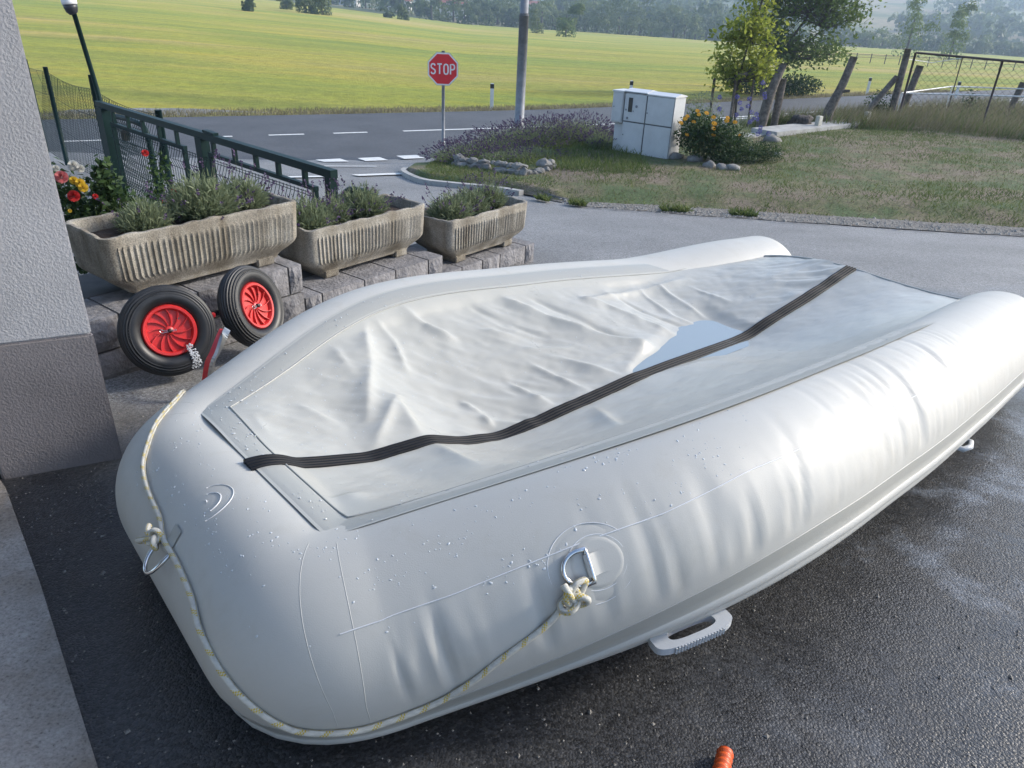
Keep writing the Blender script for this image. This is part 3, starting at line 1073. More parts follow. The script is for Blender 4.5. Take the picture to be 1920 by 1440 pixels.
# lawn beside the driveway ------------------------------------------------------
m, nt, N, Lk, b = newmat('lawn_soil_and_grass')
g = N.new('ShaderNodeNewGeometry')
def _noise(sc, det=5, r=.6):
    n = N.new('ShaderNodeTexNoise'); n.inputs['Scale'].default_value = sc; n.inputs['Detail'].default_value = det; n.inputs['Roughness'].default_value = r
    Lk.new(g.outputs['Position'], n.inputs['Vector']); return n.outputs['Fac']
def _ramp(v, stops):
    r = N.new('ShaderNodeValToRGB'); Lk.new(v, r.inputs[0])
    while len(r.color_ramp.elements) < len(stops): r.color_ramp.elements.new(.5)
    for e, (p, c) in zip(r.color_ramp.elements, stops): e.position = p; e.color = lin(c)
    return r.outputs[0]
def _mix(f, a, b_, blend='MIX'):
    x = N.new('ShaderNodeMix'); x.data_type = 'RGBA'; x.blend_type = blend
    for k, v in (('Factor', f), ('A', a), ('B', b_)):
        if isinstance(v, (int, float)): x.inputs[k].default_value = v
        elif isinstance(v, tuple): x.inputs[k].default_value = lin(v)
        else: Lk.new(v, x.inputs[k])
    return x.outputs['Result']
c1 = _ramp(_noise(1.1, 6), [(.40, (.19, .15, .105)), (.50, (.135, .13, .06)), (.60, (.075, .11, .036))])
c2 = _ramp(_noise(26, 6, .75), [(.35, (.5, .5, .5)), (.62, (1.25, 1.25, 1.25))])
Lk.new(_mix(1.0, c1, c2, 'MULTIPLY'), b.inputs['Base Color']); b.inputs['Roughness'].default_value = .9
bp = N.new('ShaderNodeBump'); bp.inputs['Distance'].default_value = .02; Lk.new(_noise(40, 5, .7), bp.inputs['Height']); Lk.new(bp.outputs[0], b.inputs['Normal'])
M_lawn = m
LEDGE = [(-1.92, 12.35), (-1.62, 11.5), (-1.38, 11.12), (-1.0, 10.93), (-.4, 10.7), (.05, 10.3), (.45, 9.85), (.9, 9.62), (2.16, 9.57), (4.2, 9.32), (6.23, 9.14), (9.0, 8.9), (14, 8.6), (22, 8.2)]


def ledge_y(x): return float(np.interp(x, [p[0] for p in LEDGE], [p[1] for p in LEDGE]))


def lback_y(x):
    p, (t, nn) = road_at(x)
    return p.y - 3.35 / max(.3, nn.y) + .0


# driveway sheet
mb = MB(); rows = []
ys = list(np.arange(-6, 6, .3)) + list(np.arange(6, 22, .5))
for y in ys:
    rows.append([(x, y, G(x, y) - .10 * sstep(-.5, .4, y - (lback_y(x) if x > -20 else 99)) + .012 * noise.noise((x * .35, y * .35, 0)) * sstep(2.5, 6, math.hypot(x, y - 2))) for x in np.arange(-12, 20, .4)])
mb.grid(rows)
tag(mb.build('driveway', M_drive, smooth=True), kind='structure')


def lawn_z(x, y):
    z = L(x, y) + .018 * noise.noise((x * 1.3, y * 1.3, 5)) + .03 * noise.noise((x * .4, y * .4, 2))
    e = y - ledge_y(x)
    g0 = G(x, y)
    z = g0 + .02 + (z - g0 - .02) * sstep(-.02, .75 if x > .6 else .25, e)
    # bank down to the road
    bk = lback_y(x) - y
    z = ROAD_Z - .02 + (z - ROAD_Z + .02) * sstep(-.1, 2.2, bk)
    return z


mb = MB(); rows = []
for x in list(np.arange(-1.9, 2, .12)) + list(np.arange(2, 9, .2)) + list(np.arange(9, 23, .6)):
    y0, y1 = ledge_y(x), max(lback_y(x), ledge_y(x) + .3)
    rows.append([(x, y0 + (y1 - y0) * t ** 1.3, lawn_z(x, y0 + (y1 - y0) * t ** 1.3)) for t in np.linspace(0, 1, 56)])
mb.grid([list(c) for c in zip(*rows)])
tag(mb.build('lawn', M_lawn, smooth=True), kind='structure')

# gravel strip along the lawn edge
M_gravel = pm('gravel', (.155, .145, .13), rough=.95, var=.6, scale=30, bump=.012, bscale=70, detail=6)
mb = MB(); rows = []
for x in np.arange(.3, 22, .15):
    y1 = ledge_y(x) + .10 + .08 * noise.noise((x * 2, 0, 0)); y0 = y1 - .55 - .10 * sstep(2, 7, x) + .06 * noise.noise((x * 3, 4, 0)) 
    y0 = max(y0, y1 - .12 - .25 * max(0, x - .3))
    rows.append([(x, y0 + (y1 - y0) * t, max(G(x, y0 + (y1 - y0) * t) + .008, lawn_z(x, y0 + (y1 - y0) * t) + .006 if t > .8 else -9) + .012 * math.sin(t * math.pi)) for t in np.linspace(0, 1, 8)])
mb.grid([list(c) for c in zip(*rows)])
tag(mb.build('gravel_strip', M_gravel, smooth=True), kind='structure')
random.seed(31)
mb = MB()
for k in range(2600):
    x = random.uniform(.5, 8.5); y = ledge_y(x) - random.uniform(-.12, .62) * min(1, .3 + .3 * x)
    r = random.uniform(.006, .018) * (1 + .6 * (random.random() < .1)); z = max(G(x, y) + .010, lawn_z(x, y)) + r * .2
    vs = [(x + r * random.uniform(.7, 1.3) * dx, y + r * random.uniform(.7, 1.3) * dy, z + r * random.uniform(.4, .8) * dz) for dx, dy, dz in ((1, 0, 0), (0, 1, 0), (-1, 0, 0), (0, -1, 0), (0, 0, 1))]
    mb.add(vs, [(0, 1, 4), (1, 2, 4), (2, 3, 4), (3, 0, 4)])
tag(mb.build('gravel_stones', pm('gravel_stone', (.12, .115, .105), rough=.9, col2=(.36, .34, .31), scale=60), None), 'loose grey gravel along the edge of the lawn', 'gravel', kind='stuff')
# concrete kerb round the corner of the lawn, one stone after another
kp = smoothpts([Vector((x, y, 0)) for x, y in ((-2.0, 12.9), (-1.95, 12.3), (-1.66, 11.5), (-1.40, 11.06), (-1.0, 10.85), (-.42, 10.62), (.0, 10.25))], 8)
kerb = empty('kerb', (-1.2, 11, G(-1.2, 11)), 'low grey concrete kerb curving round the lawn corner by the stop sign', 'kerb')
d = 0; seg = [kp[0]]
for i in range(1, len(kp)):
    seg.append(kp[i]); d += (kp[i] - kp[i - 1]).length
    if d > .5 or i == len(kp) - 1:
        mb = MB(); rows = [[], [], [], []]
        for k, p in enumerate(seg):
            t = (seg[min(k + 1, len(seg) - 1)] - seg[max(k - 1, 0)]).normalized(); nn = Vector((-t.y, t.x, 0)) * .05
            z0 = G(p.x, p.y)
            q = p
            if k == 0: q = p + t * .006
            for r, (s, h) in enumerate(((-1, -.05), (-.9, .075), (.9, .075), (1, -.05))): rows[r].append((q.x + nn.x * s, q.y + nn.y * s, z0 + h))
        mb.grid(rows); n = len(seg)
        mb.f.append((0, n, 2 * n, 3 * n)); mb.f.append((3 * n + n - 1, 2 * n + n - 1, n + n - 1, n - 1))
        mb.build('kerb_stone', M_concrete, kerb)
        seg = [kp[i]]; d = 0

# meadow across the road --------------------------------------------------------
def field_far(a):
    return float(np.interp(a, [-1.2, -.45, -.23, -.08, .04, .23, .37, .5, .6, 1.2], [4.5, 1.2, -1.3, -3.9, -4.4, -5.0, -4.8, -5.1, -5.4, -6.5]))


def road_far_r(a):
    """distance along y at which direction a=x/y leaves the far road edge"""
    best = 20
    for i in range(len(RC)):
        p = RC[i] + rframe(i)[1] * 3.15
        if p.y > 1 and p.x / p.y >= a: return p.y
    return 100


AS = np.linspace(-1.1, 1.15, 120)
mb = MB(); cols = []
for a in AS:
    y0 = min(max(road_far_r(a), 9), 80); zf = field_far(a); c = []
    for t in np.linspace(0, 1, 60):
        y = y0 + (236 - y0) * t ** 2.2
        f = (y - y0) / (230 - y0)
        x = a * y
        z0 = rz(Vector((a * y0, y0, 0)))
        z = z0 - .03 + (zf - z0) * f - .10 * sstep(0, 1.5, y - y0) * (1 - sstep(1.5, 5, y - y0)) + .25 * noise.noise((x * .03, y * .03, 1)) * sstep(3, 30, y - y0) + .05 * noise.noise((x * .5, y * .5, 6)) * sstep(.2, 1.2, y - y0)
        c.append((x, y, z))
    cols.append(c)
mb.grid([list(r) for r in zip(*cols)])
m, nt, N, Lk, b = newmat('meadow_grass')
g = N.new('ShaderNodeNewGeometry')
mp = N.new('ShaderNodeMapping'); mp.inputs['Rotation'].default_value = (0, 0, R_(-7)); mp.inputs['Scale'].default_value = (.012, .10, .1); Lk.new(g.outputs['Position'], mp.inputs['Vector'])
ns = N.new('ShaderNodeTexNoise'); ns.inputs['Scale'].default_value = 1.0; ns.inputs['Detail'].default_value = 6; ns.inputs['Roughness'].default_value = .6; Lk.new(mp.outputs[0], ns.inputs['Vector'])
mp2 = N.new('ShaderNodeMapping'); mp2.inputs['Rotation'].default_value = (0, 0, R_(-6)); mp2.inputs['Scale'].default_value = (.08, .75, .3); Lk.new(g.outputs['Position'], mp2.inputs['Vector'])
ns2 = N.new('ShaderNodeTexNoise'); ns2.inputs['Scale'].default_value = 1.0; ns2.inputs['Detail'].default_value = 5; Lk.new(mp2.outputs[0], ns2.inputs['Vector'])
base = _ramp(ns.outputs['Fac'], [(.36, (.36, .27, .11)), (.44, (.29, .25, .05)), (.52, (.225, .235, .03)), (.64, (.155, .205, .03))])
v2 = _ramp(ns2.outputs['Fac'], [(.3, (.66, .70, .7)), (.5, (1, 1, 1)), (.7, (1.4, 1.18, .8))])
v3 = _ramp(_noise(2.6, 6, .75), [(.3, (.60, .63, .6)), (.7, (1.36, 1.33, 1.3))])
# dry strip along the road verge
sep = N.new('ShaderNodeSeparateXYZ'); Lk.new(g.outputs['Position'], sep.inputs[0])
ym = N.new('ShaderNodeMath'); ym.operation = 'MULTIPLY_ADD'; ym.inputs[1].default_value = -.66; Lk.new(sep.outputs['X'], ym.inputs[0]); Lk.new(sep.outputs['Y'], ym.inputs[2])
nv = N.new('ShaderNodeMath'); nv.operation = 'MULTIPLY_ADD'; nv.inputs[1].default_value = 2.2; Lk.new(_noise(.5), nv.inputs[0]); Lk.new(ym.outputs[0], nv.inputs[2])
vr = N.new('ShaderNodeMapRange'); vr.inputs['From Min'].default_value = 26.2; vr.inputs['From Max'].default_value = 27.8; vr.inputs['To Min'].default_value = .8; vr.inputs['To Max'].default_value = 0; Lk.new(nv.outputs[0], vr.inputs['Value'])
col = _mix(1.0, _mix(1.0, base, v2, 'MULTIPLY'), v3, 'MULTIPLY')
col = _mix(vr.outputs[0], col, (.125, .105, .05))
Lk.new(col, b.inputs['Base Color']); b.inputs['Roughness'].default_value = .9; b.inputs['Specular IOR Level'].default_value = .2
bp = N.new('ShaderNodeBump'); bp.inputs['Distance'].default_value = .12; Lk.new(_noise(4, 6, .8), bp.inputs['Height']); Lk.new(bp.outputs[0], b.inputs['Normal'])
b.inputs['Sheen Weight'].default_value = .25; b.inputs['Sheen Roughness'].default_value = .5; b.inputs['Sheen Tint'].default_value = (.8, .85, .3, 1)
M_field = m
tag(mb.build('meadow', M_field, smooth=True), kind='structure')

# wooded hill behind the meadow -------------------------------------------------
HA = [-1.2, -.5, -.25, 0, .12, .25, .38, .5, .56, .60, .64, .75, 1.2]
HH = [9, 8, 8, 13, 18, 22, 25, 28, 28, 25, 21, 18, 14]


def hill_z(a, y):
    zf = field_far(a); h = float(np.interp(a, HA, HH))
    x = a * y
    return zf + h * sstep(228, 680, y) + 2.2 * noise.noise((x * .011, y * .011, 3)) * sstep(250, 340, y) + .8 * noise.noise((x * .05, y * .05, 8)) * sstep(240, 300, y) + .012 * max(0, y - 700)


mb = MB(); cols = []
for a in np.linspace(-1.15, 1.15, 150):
    cols.append([(a * y, y, hill_z(a, y) - .05) for y in np.concatenate([np.linspace(228, 700, 60), np.linspace(720, 1250, 12)])])
mb.grid([list(r) for r in zip(*cols)])
m, nt, N, Lk, b = newmat('hillside')
g = N.new('ShaderNodeNewGeometry')
base = _ramp(_noise(.014, 6, .6), [(.38, (.065, .090, .030)), (.50, (.11, .13, .045)), (.58, (.25, .205, .115))])
Lk.new(_mix(1.0, base, _ramp(_noise(.25, 6, .75), [(.3, (.65, .65, .65)), (.7, (1.2, 1.2, 1.2))]), 'MULTIPLY'), b.inputs['Base Color']); b.inputs['Roughness'].default_value = .95
M_hill = m
tag(mb.build('hill', M_hill, smooth=True), kind='structure')

# ================================================================== house corner, wall, planters
M_render_up = pm('pale_render', (.42, .41, .415), rough=.9, var=.08, scale=3, bump=.003, bscale=130)
M_render_lo = pm('dark_render', (.195, .178, .178), rough=.9, var=.12, scale=3, bump=.003, bscale=130)
M_shade_slab = pm('shade_slab_board', (.30, .28, .26), rough=.8)
M_near_black = pm('near_black', (.012, .012, .012), rough=.7)
hx, hy = -1.47, 2.32
fd = Vector((.32, .16, 0)).normalized(); fn = Vector((-fd.y, fd.x, 0))
house = empty('house', (-3, 1, G(-3, 1)), 'grey rendered house pillar with a darker plinth at the left edge', 'house')


def pillar(z0, z1, off, w=.385):
    a = Vector((hx, hy, 0)); b2 = a - fd * w
    bk = Vector((-.42, .42, 0))
    P = [a - fn * off + fd * off, a + bk, b2 + bk, b2 - fn * off]
    mb = MB()
    return mb.add([(p.x, p.y, z) for z in (z0, z1) for p in P], [(3, 2, 1, 0), (4, 5, 6, 7)] + [(i, (i + 1) % 4, 4 + (i + 1) % 4, 4 + i) for i in range(4)])


pillar(-.4, .42, .004).build('plinth', M_render_lo, house, bevel=.006)
pillar(.42, 3.0, 0.0).build('wall', M_render_up, house, bevel=.006)
mb = MB(); mb.box((-4.6, 3.45, .9), (2.4, .2, 4.2)); mb.build('rear_wall', M_render_lo, house)
mb = MB(); mb.box((-3.1, 3.3, .7), (.7, .12, 2.4)); mb.build('dark_panel', M_near_black, house)  # near-black panel filling the gap left of the pillar
mb = MB(); mb.box((-4.9, -.9, 2.95), (6.4, 6.6, .22)); mb.build('shade_slab', M_shade_slab, house)  # unseen overhead slab, added to darken the near yard
mb = MB(); mb.box((-4.5, -3.6, 2.6), (7, .3, 6.5)); mb.build('wall', M_render_up, house)  # unseen wall behind the camera, also added to darken the near ground
# concrete apron by the house
ap = [(-1.74, 2.06), (-1.31, 1.56), (-.83, .98), (-.2, .22), (.6, -.75), (-4, -1.2), (-4.5, 2.2), (-2.2, 2.5)]
mb = MB(); n = len(ap)
mb.v = [(x, y, G(x, y) + .022) for x, y in ap] + [(x, y, G(x, y) - .05) for x, y in ap]
mb.f = [tuple(range(n))] + [(i, n + i, n + (i + 1) % n, (i + 1) % n) for i in range(n)]
mb.f = [tuple(range(n))[::-1]] + [(i, (i + 1) % n, n + (i + 1) % n, n + i) for i in range(n)]
m, nt, N, Lk, b = newmat('apron_concrete')
g = N.new('ShaderNodeNewGeometry')
base = _ramp(_noise(2.2, 8, .65), [(.34, (.20, .165, .13)), (.5, (.30, .275, .25)), (.66, (.40, .385, .37))])
pit = _ramp(_noise(115, 5, .75), [(.30, (.25, .24, .23)), (.42, (.85, .85, .85)), (.62, (1.2, 1.2, 1.2))])
Lk.new(_mix(1.0, base, pit, 'MULTIPLY'), b.inputs['Base Color']); b.inputs['Roughness'].default_value = .88
bp = N.new('ShaderNodeBump'); bp.inputs['Distance'].default_value = .005; Lk.new(_noise(115, 5, .75), bp.inputs['Height']); Lk.new(bp.outputs[0], b.inputs['Normal'])
M_apron = m
tag(mb.build('concrete_apron', M_apron), kind='structure')
# grit on the asphalt between house and boat
random.seed(77)
mb = MB()
for k in range(3400):
    if k < 2200: x = random.gauss(-1.25, .45); y = random.gauss(2.35, .75)
    else: x = random.uniform(-1.6, 1.6); y = random.uniform(.75, 1.7)
    if y < 2.0 and x < -.83 + (.98 - y) * .85 + .02: continue
    r = random.uniform(.0015, .0042) * (1 + .9 * (random.random() < .06)); z = G(x, y) + r * .2
    vs = [(x + r * random.uniform(.6, 1.3) * dx, y + r * random.uniform(.6, 1.3) * dy, z + r * random.uniform(.4, .9) * dz) for dx, dy, dz in ((1, 0, 0), (0, 1, 0), (-1, 0, 0), (0, -1, 0), (0, 0, 1))]
    mb.add(vs, [(0, 1, 4), (1, 2, 4), (2, 3, 4), (3, 0, 4)])
tag(mb.build('asphalt_grit', pm('grit', (.05, .048, .045), rough=.8, col2=(.30, .28, .25), scale=90), None), 'fine grit scattered on the asphalt between pillar and boat', 'grit', kind='stuff')

# block wall under the planters
M_block = pm('split_stone', (.185, .18, .185), rough=.85, var=.28, scale=9, bump=.012, bscale=45)
M_mortar = pm('mortar', (.09, .088, .085), rough=.95)
WA = Vector((-1.98, 3.05, 0)); WB = Vector((.13, 5.9, 0)); wd = (WB - WA); WL = wd.length; wd.normalize(); wnrm = Vector((wd.y, -wd.x, 0))   # towards the driveway
bwall = empty('block_wall', (-.9, 4.5, -.4), 'stepped low wall of grey split stone blocks below the concrete planters', 'wall')
random.seed(11)
WT = .30


def wblock(s0, s1, z0, z1, depth=WT):
    mb = MB(); j = .006
    a0, a1 = s0 * WL + j, s1 * WL - j
    nx = 4; nz = 3; rows = []
    # rough front face, plain box behind
    for iz in range(nz + 1):
        row = []
        for ix in range(nx + 1):
            edge = ix in (0, nx) or iz in (0, nz)
            o = 0 if edge else random.uniform(.008, .026)
            p = WA + wd * (a0 + (a1 - a0) * ix / nx) + wnrm * o
            row.append((p.x, p.y, z0 + j + (z1 - z0 - 2 * j) * iz / nz))
        rows.append(row)
    mb.grid(rows)
    bk = [WA + wd * a0 - wnrm * depth, WA + wd * a1 - wnrm * depth]
    n0 = 0; W1 = nx; T0 = nz * (nx + 1); T1 = T0 + nx
    nb_ = len(mb.v)
    mb.v += [(bk[0].x, bk[0].y, z0 + j), (bk[1].x, bk[1].y, z0 + j), (bk[0].x, bk[0].y, z1 - j), (bk[1].x, bk[1].y, z1 - j)]
    mb.f += [tuple([T0 + i for i in range(nx + 1)] + [nb_ + 3, nb_ + 2]), tuple([r * (nx + 1) for r in range(nz, -1, -1)] + [nb_, nb_ + 2]), tuple([nx + r * (nx + 1) for r in range(nz + 1)] + [nb_ + 3, nb_ + 1]), (nb_ + 1, nb_, nb_ + 2, nb_ + 3)]
    return mb.build('block', M_block, bwall)


for s0, s1, top, joints, joints2 in ((-.04, .349, .13, [-.04, .05, .165, .262, .322, .349], [-.04, .10, .22, .30, .349]), (.349, .687, -.085, [.349, .385, .48, .557, .645, .687], [.349, .43, .52, .61, .687]), (.687, 1.0, -.222, [.687, .745, .812, .872, .965, 1.0], [.687, .78, .86, .93, 1.0])):
    for c, (z1, jj) in enumerate(((top, joints), (top - .172, joints2), (top - .344, joints))):
        for k in range(len(jj) - 1): wblock(jj[k], jj[k + 1], z1 - .172, z1)
    # mortar core just behind the faces
    a = WA + wd * (s0 * WL + .02) - wnrm * .012; b2 = WA + wd * (s1 * WL - .02) - wnrm * .012
    mb = MB(); mb.add([(p.x, p.y, z) for z in (top - .5, top - .012) for p in (a, b2, b2 - wnrm * .27, a - wnrm * .27)], [(3, 2, 1, 0), (4, 5, 6, 7)] + [(i, (i + 1) % 4, 4 + (i + 1) % 4, 4 + i) for i in range(4)])
    mb.build('mortar', M_mortar, bwall)
    # earth ledge behind the wall carrying the planters
    a = WA + wd * (s0 * WL) - wnrm * .30; b2 = WA + wd * (s1 * WL) - wnrm * .30
    mb = MB(); mb.add([(p.x, p.y, z) for z in (top - .6, top - .004) for p in (a, b2, b2 - wnrm * .35, a - wnrm * .35)], [(3, 2, 1, 0), (4, 5, 6, 7)] + [(i, (i + 1) % 4, 4 + (i + 1) % 4, 4 + i) for i in range(4)])
    mb.build('rear_ledge', M_mortar, bwall)

# planters
m, nt, N, Lk, b = newmat('weathered_planter')
g = N.new('ShaderNodeNewGeometry')
base = _ramp(_noise(4.5, 8, .7), [(.33, (.195, .175, .145)), (.5, (.30, .275, .23)), (.66, (.40, .375, .325))])
gr_ = _ramp(_noise(160, 3, .6), [(.35, (.6, .6, .6)), (.6, (1.12, 1.12, 1.12))])
st = N.new('ShaderNodeMapping'); st.inputs['Scale'].default_value = (9, 9, 1.2); Lk.new(g.outputs['Position'], st.inputs['Vector'])
sn = N.new('ShaderNodeTexNoise'); sn.inputs['Scale'].default_value = 1; sn.inputs['Detail'].default_value = 6; Lk.new(st.outputs[0], sn.inputs['Vector'])
col = _mix(1.0, _mix(1.0, base, gr_, 'MULTIPLY'), _ramp(sn.outputs['Fac'], [(.32, (.62, .58, .52)), (.55, (1, 1, 1))]), 'MULTIPLY')
Lk.new(col, b.inputs['Base Color']); b.inputs['Roughness'].default_value = .92
bp = N.new('ShaderNodeBump'); bp.inputs['Distance'].default_value = .004; Lk.new(_noise(130, 4, .7), bp.inputs['Height']); Lk.new(bp.outputs[0], b.inputs['Normal'])
M_planter = m
M_soil = pm('potting_soil', (.045, .028, .018), rough=1.0, var=.5, scale=30, bump=.02, bscale=40)


def rrect(hl, hw, r, n=7):
    out = []
    for cx, cy, a0 in ((hl - r, hw - r, 0), (-hl + r, hw - r, 90), (-hl + r, -hw + r, 180), (hl - r, -hw + r, 270)):
        for k in range(n + 1):
            a = R_(a0 + 90 * k / n); out.append((cx + r * math.cos(a), cy + r * math.sin(a)))
    return out


def densify(P, d):
    out = []
    for i in range(len(P)):
        a = Vector(P[i]); b2 = Vector(P[(i + 1) % len(P)]); n = max(1, int((b2 - a).length / d))
        for k in range(n): out.append(tuple(a.lerp(b2, k / n)))
    return out


def planter(FR, zb, length, label, seed):
    fr = Vector((FR[0], FR[1], 0)); Wd = .42; Hh = .335
    c = fr - wd * (length / 2) - wnrm * (Wd / 2)
    th = math.atan2(wd.y, wd.x)
    T = Matrix.Translation((c.x, c.y, zb)) @ Matrix.Rotation(th, 4, 'Z')
    root = empty('concrete_planter', (c.x, c.y, zb), label, 'planter', 'ribbed concrete planters on the block wall')
    P = densify(rrect(length / 2, Wd / 2, .055), .006)
    levels = []
    for k in range(27):
        t = k / 26; z = .03 + (Hh - .03) * t
        # profile: steep sides, strongly drawn in near the foot
        k_ = (1 - sstep(0, .38, t)) ** 1.3
        levels.append((z, (.10 * k_ + .018 * (1 - t), .055 * k_ + .016 * (1 - t)), t))
    rows = []
    for z, ins, t in levels:
        row = []
        e = sstep(.24, .32, t) * (1 - sstep(.80, .86, t))
        for x, y in P:
            f = 1.0
            nx, ny = x / (length / 2), y / (Wd / 2)
            rib = 0
            if abs(y) > Wd / 2 - .004 and abs(x) < length / 2 - .06: rib = max(0, math.cos(2 * math.pi * x / .029)) ** .7 * .0085 * e
            sxx = 1 - (ins[0] - rib) / (length / 2); syy = 1 - (ins[1] - rib) / (Wd / 2)
            q = T @ Vector((x * sxx, y * syy, z + .004 * noise.noise((x * 6 + seed, y * 6, 0)) * (t > .97)))
            row.append(q + Vector((0, 0, 0)))
        rows.append(row + [row[0]])
    for ins, z in ((.004, Hh + .005), (.018, Hh + .006), (.026, Hh), (.050, Hh - .16)):
        row = [T @ Vector((x * (1 - ins / (length / 2)), y * (1 - ins / (Wd / 2)), z + .012 * noise.noise((x * 12 + seed * 7, y * 12, 0)) * (z > Hh - .1))) for x, y in P]
        rows.append(row + [row[0]])
    mb = MB().grid(rows); mb.f = [f[::-1] for f in mb.f]
    mb.f.append(tuple(range(len(P))))
    smooth_auto(mb.build('trough', M_planter, root), 45)
    for sx in (-1, 1):
        mb = MB(); mb.box((0, 0, 0), (.11, Wd - .12, .05), M=T @ Matrix.Translation((sx * length * .30, 0, .024))); mb.build('foot', M_planter, root, bevel=.006)
    rows = []
    for x in np.linspace(-length / 2 + .045, length / 2 - .045, 30):
        rows.append([T @ Vector((x, y, Hh - .055 + .014 * noise.noise((x * 9 + seed, y * 9, 1)))) for y in np.linspace(-Wd / 2 + .045, Wd / 2 - .045, 12)])
    MB().grid(rows).build('soil', M_soil, root, smooth=True)
    return T, root


PT1, _ = planter((-1.24, 4.11), .13, 1.10, 'largest ribbed concrete planter, nearest the grey house pillar', 1)
PT2, _ = planter((-.64, 5.06), -.085, 1.02, 'ribbed concrete planter in the middle of the row of three', 2)
PT3, _ = planter((.075, 5.87), -.222, .95, 'ribbed concrete planter at the driveway end of the row', 3)

# ================================================================== launching wheels
M_tyre = pm('black_rubber_tyre', (.009, .010, .012), rough=.46, var=.35, scale=16, rvar=.1)
M_red = pm('red_plastic', (.50, .022, .022), rough=.38, var=.12, scale=12)
M_redp = pm('red_paint', (.42, .02, .025), rough=.35, var=.15)
M_black = pm('black_plastic', (.02, .02, .02), rough=.4)
M_foam = pm('soap_foam', (.55, .58, .62), rough=.6, bump=.004, bscale=160)


def wheel(cen, axis, label, foam):
    root = empty('launching_wheel', cen, label, 'wheel', 'red-rimmed launching wheels')
    z = Vector(axis).normalized(); x = Vector((0, 0, 1)).cross(z).normalized(); y = z.cross(x)
    M = Matrix.Translation(cen) @ Matrix((x, y, z)).transposed().to_4x4()
    # tyre: fat ribbed section
    prof = []
    Rm, rs = .158, .057
    for k in range(128):
        a = 2 * math.pi * k / 128
        r = rs
        ca, sa = math.cos(a), math.sin(a)
        if ca > .15: r += .0034 * math.cos(a * 24) * (1 if ca > .25 else .5)
        prof.append((Rm + r * ca * (.92 if ca > 0 else .8), r * sa * .93))
    mb = MB().lathe(prof, 64, M, close=True)
    mb.f = [f for f in mb.f]
    ty = mb.build('tyre', M_tyre, root, smooth=True)
    for a0 in (.3, 1.4, 2.9, 4.4):   # raised sidewall marks
        mk = MB()
        for q in range(4):
            a = a0 + q * .075
            p0 = M @ Vector((math.cos(a) * .166, math.sin(a) * .166, .0515)); p1 = M @ Vector((math.cos(a) * .178, math.sin(a) * .178, .050))
            mk.bar(p0, p1, .006, .003, tuple(z))
        mk.build('sidewall_mark', M_tyre, ty)
    # rim: flange, dish, spokes
    mb = MB().lathe([(.118, .020), (.121, .034), (.115, .042), (.104, .041), (.100, .034), (.096, .020), (.066, .014), (.030, .014), (.024, .016)], 56, M)
    rim = smooth_auto(mb.build('rim', M_red, root), 50)
    mb = MB().lathe([(.108, -.020), (.110, -.034), (.096, -.040), (.03, -.02)], 40, M); smooth_auto(mb.build('rim_back', M_red, root), 50)
    for k in range(12):
        a = 2 * math.pi * k / 12
        P = [M @ Vector((math.cos(a + t * .45) * (.022 + .078 * t), math.sin(a + t * .45) * (.022 + .078 * t), .019 + .010 * t)) for t in np.linspace(0, 1, 6)]
        mb = MB()
        for i in range(5): mb.bar(P[i], P[i + 1] + (P[i + 1] - P[i]) * .05, .0030, .014, tuple(z))
        mb.build('spoke', M_red, rim)
    mb = MB().lathe([(.020, -.03), (.021, .026), (.017, .030)], 24, M); hub = smooth_auto(mb.build('hub', M_red, root), 50)
    mb = MB().lathe([(.0095, .0), (.0095, .044), (.006, .047)], 16, M); mb.build('axle_end', M_black, hub, smooth=True)
    pin = [M @ Vector(p) for p in ((.03, .0, .036), (-.0, .0, .038), (-.025, .004, .038), (-.036, .012, .038), (-.044, .006, .038), (-.036, -.004, .038), (-.02, -.004, .038), (.03, -.006, .038))]
    MB().tube(smoothpts(pin, 5), .0016, 6).build('spring_pin', M_steel, hub, smooth=True)
    MB().tube([M @ Vector((.048, .045, .0)), M @ Vector((.050, .047, .03))], .0055, 8).build('valve', M_black, rim)
    if foam:
        mb = MB()
        random.seed(3)
        for q in range(230):
            t = q / 230; a = -.95 - .25 * t + random.uniform(-.13, .13)
            rr = .098 + .11 * t + random.uniform(-.006, .006); zz = .050 + .010 * math.sin(math.pi * t) - .035 * max(0, t - .6)
            p = M @ Vector((math.cos(a) * rr, math.sin(a) * rr, zz)); s = random.uniform(.002, .0048)
            M2 = Matrix.Translation(p); mb.lathe([(0.0001, -s * .5), (s * .8, -s * .25), (s, 0), (s * .7, s * .35), (.0001, s * .5)], 7, M2)
        mb.build('foam_streak', M_foam, root, smooth=True)
    return root


wheel((-1.615, 3.12, .082), (.60, -.71, .34), 'launching wheel with red rim facing the camera, beside the grey pillar', True)
wheel((-1.345, 3.48, .075), (.90, -.24, .33), 'launching wheel with red rim turned edgeways against the block wall', False)
# steel and red folding bracket of the launching wheels
br = empty('wheel_bracket', (-1.33, 3.0, G(-1.33, 3)), 'red and chrome steel wheel bracket leaning behind the bow of the boat', 'bracket')
q = [Vector(p) for p in ((-1.36, 2.86, -.13), (-1.335, 2.90, .02), (-1.32, 2.95, .07), (-1.32, 3.02, .10), (-1.33, 3.10, .11))]
q = smoothpts(q, 6)
mb = MB(); mb.grid([[p + Vector((-.035, .0, 0)) for p in q], [p + Vector((-.004, -.004, 0)) for p in q]]); mb.grid([[p + Vector((-.004, .006, 0)) for p in q], [p + Vector((-.035, .010, 0)) for p in q]]); mb.build('red_leg', M_redp, br)
mb = MB()
for i in range(len(q) - 1): mb.bar(q[i], q[i + 1], .014, .030, (0, 1, 0))
mb.build('steel_edge', M_steel2, br)
MB().box((-1.47, 3.26, .11), (.05, .025, .02), .5).build('red_end', M_redp, br, bevel=.004)
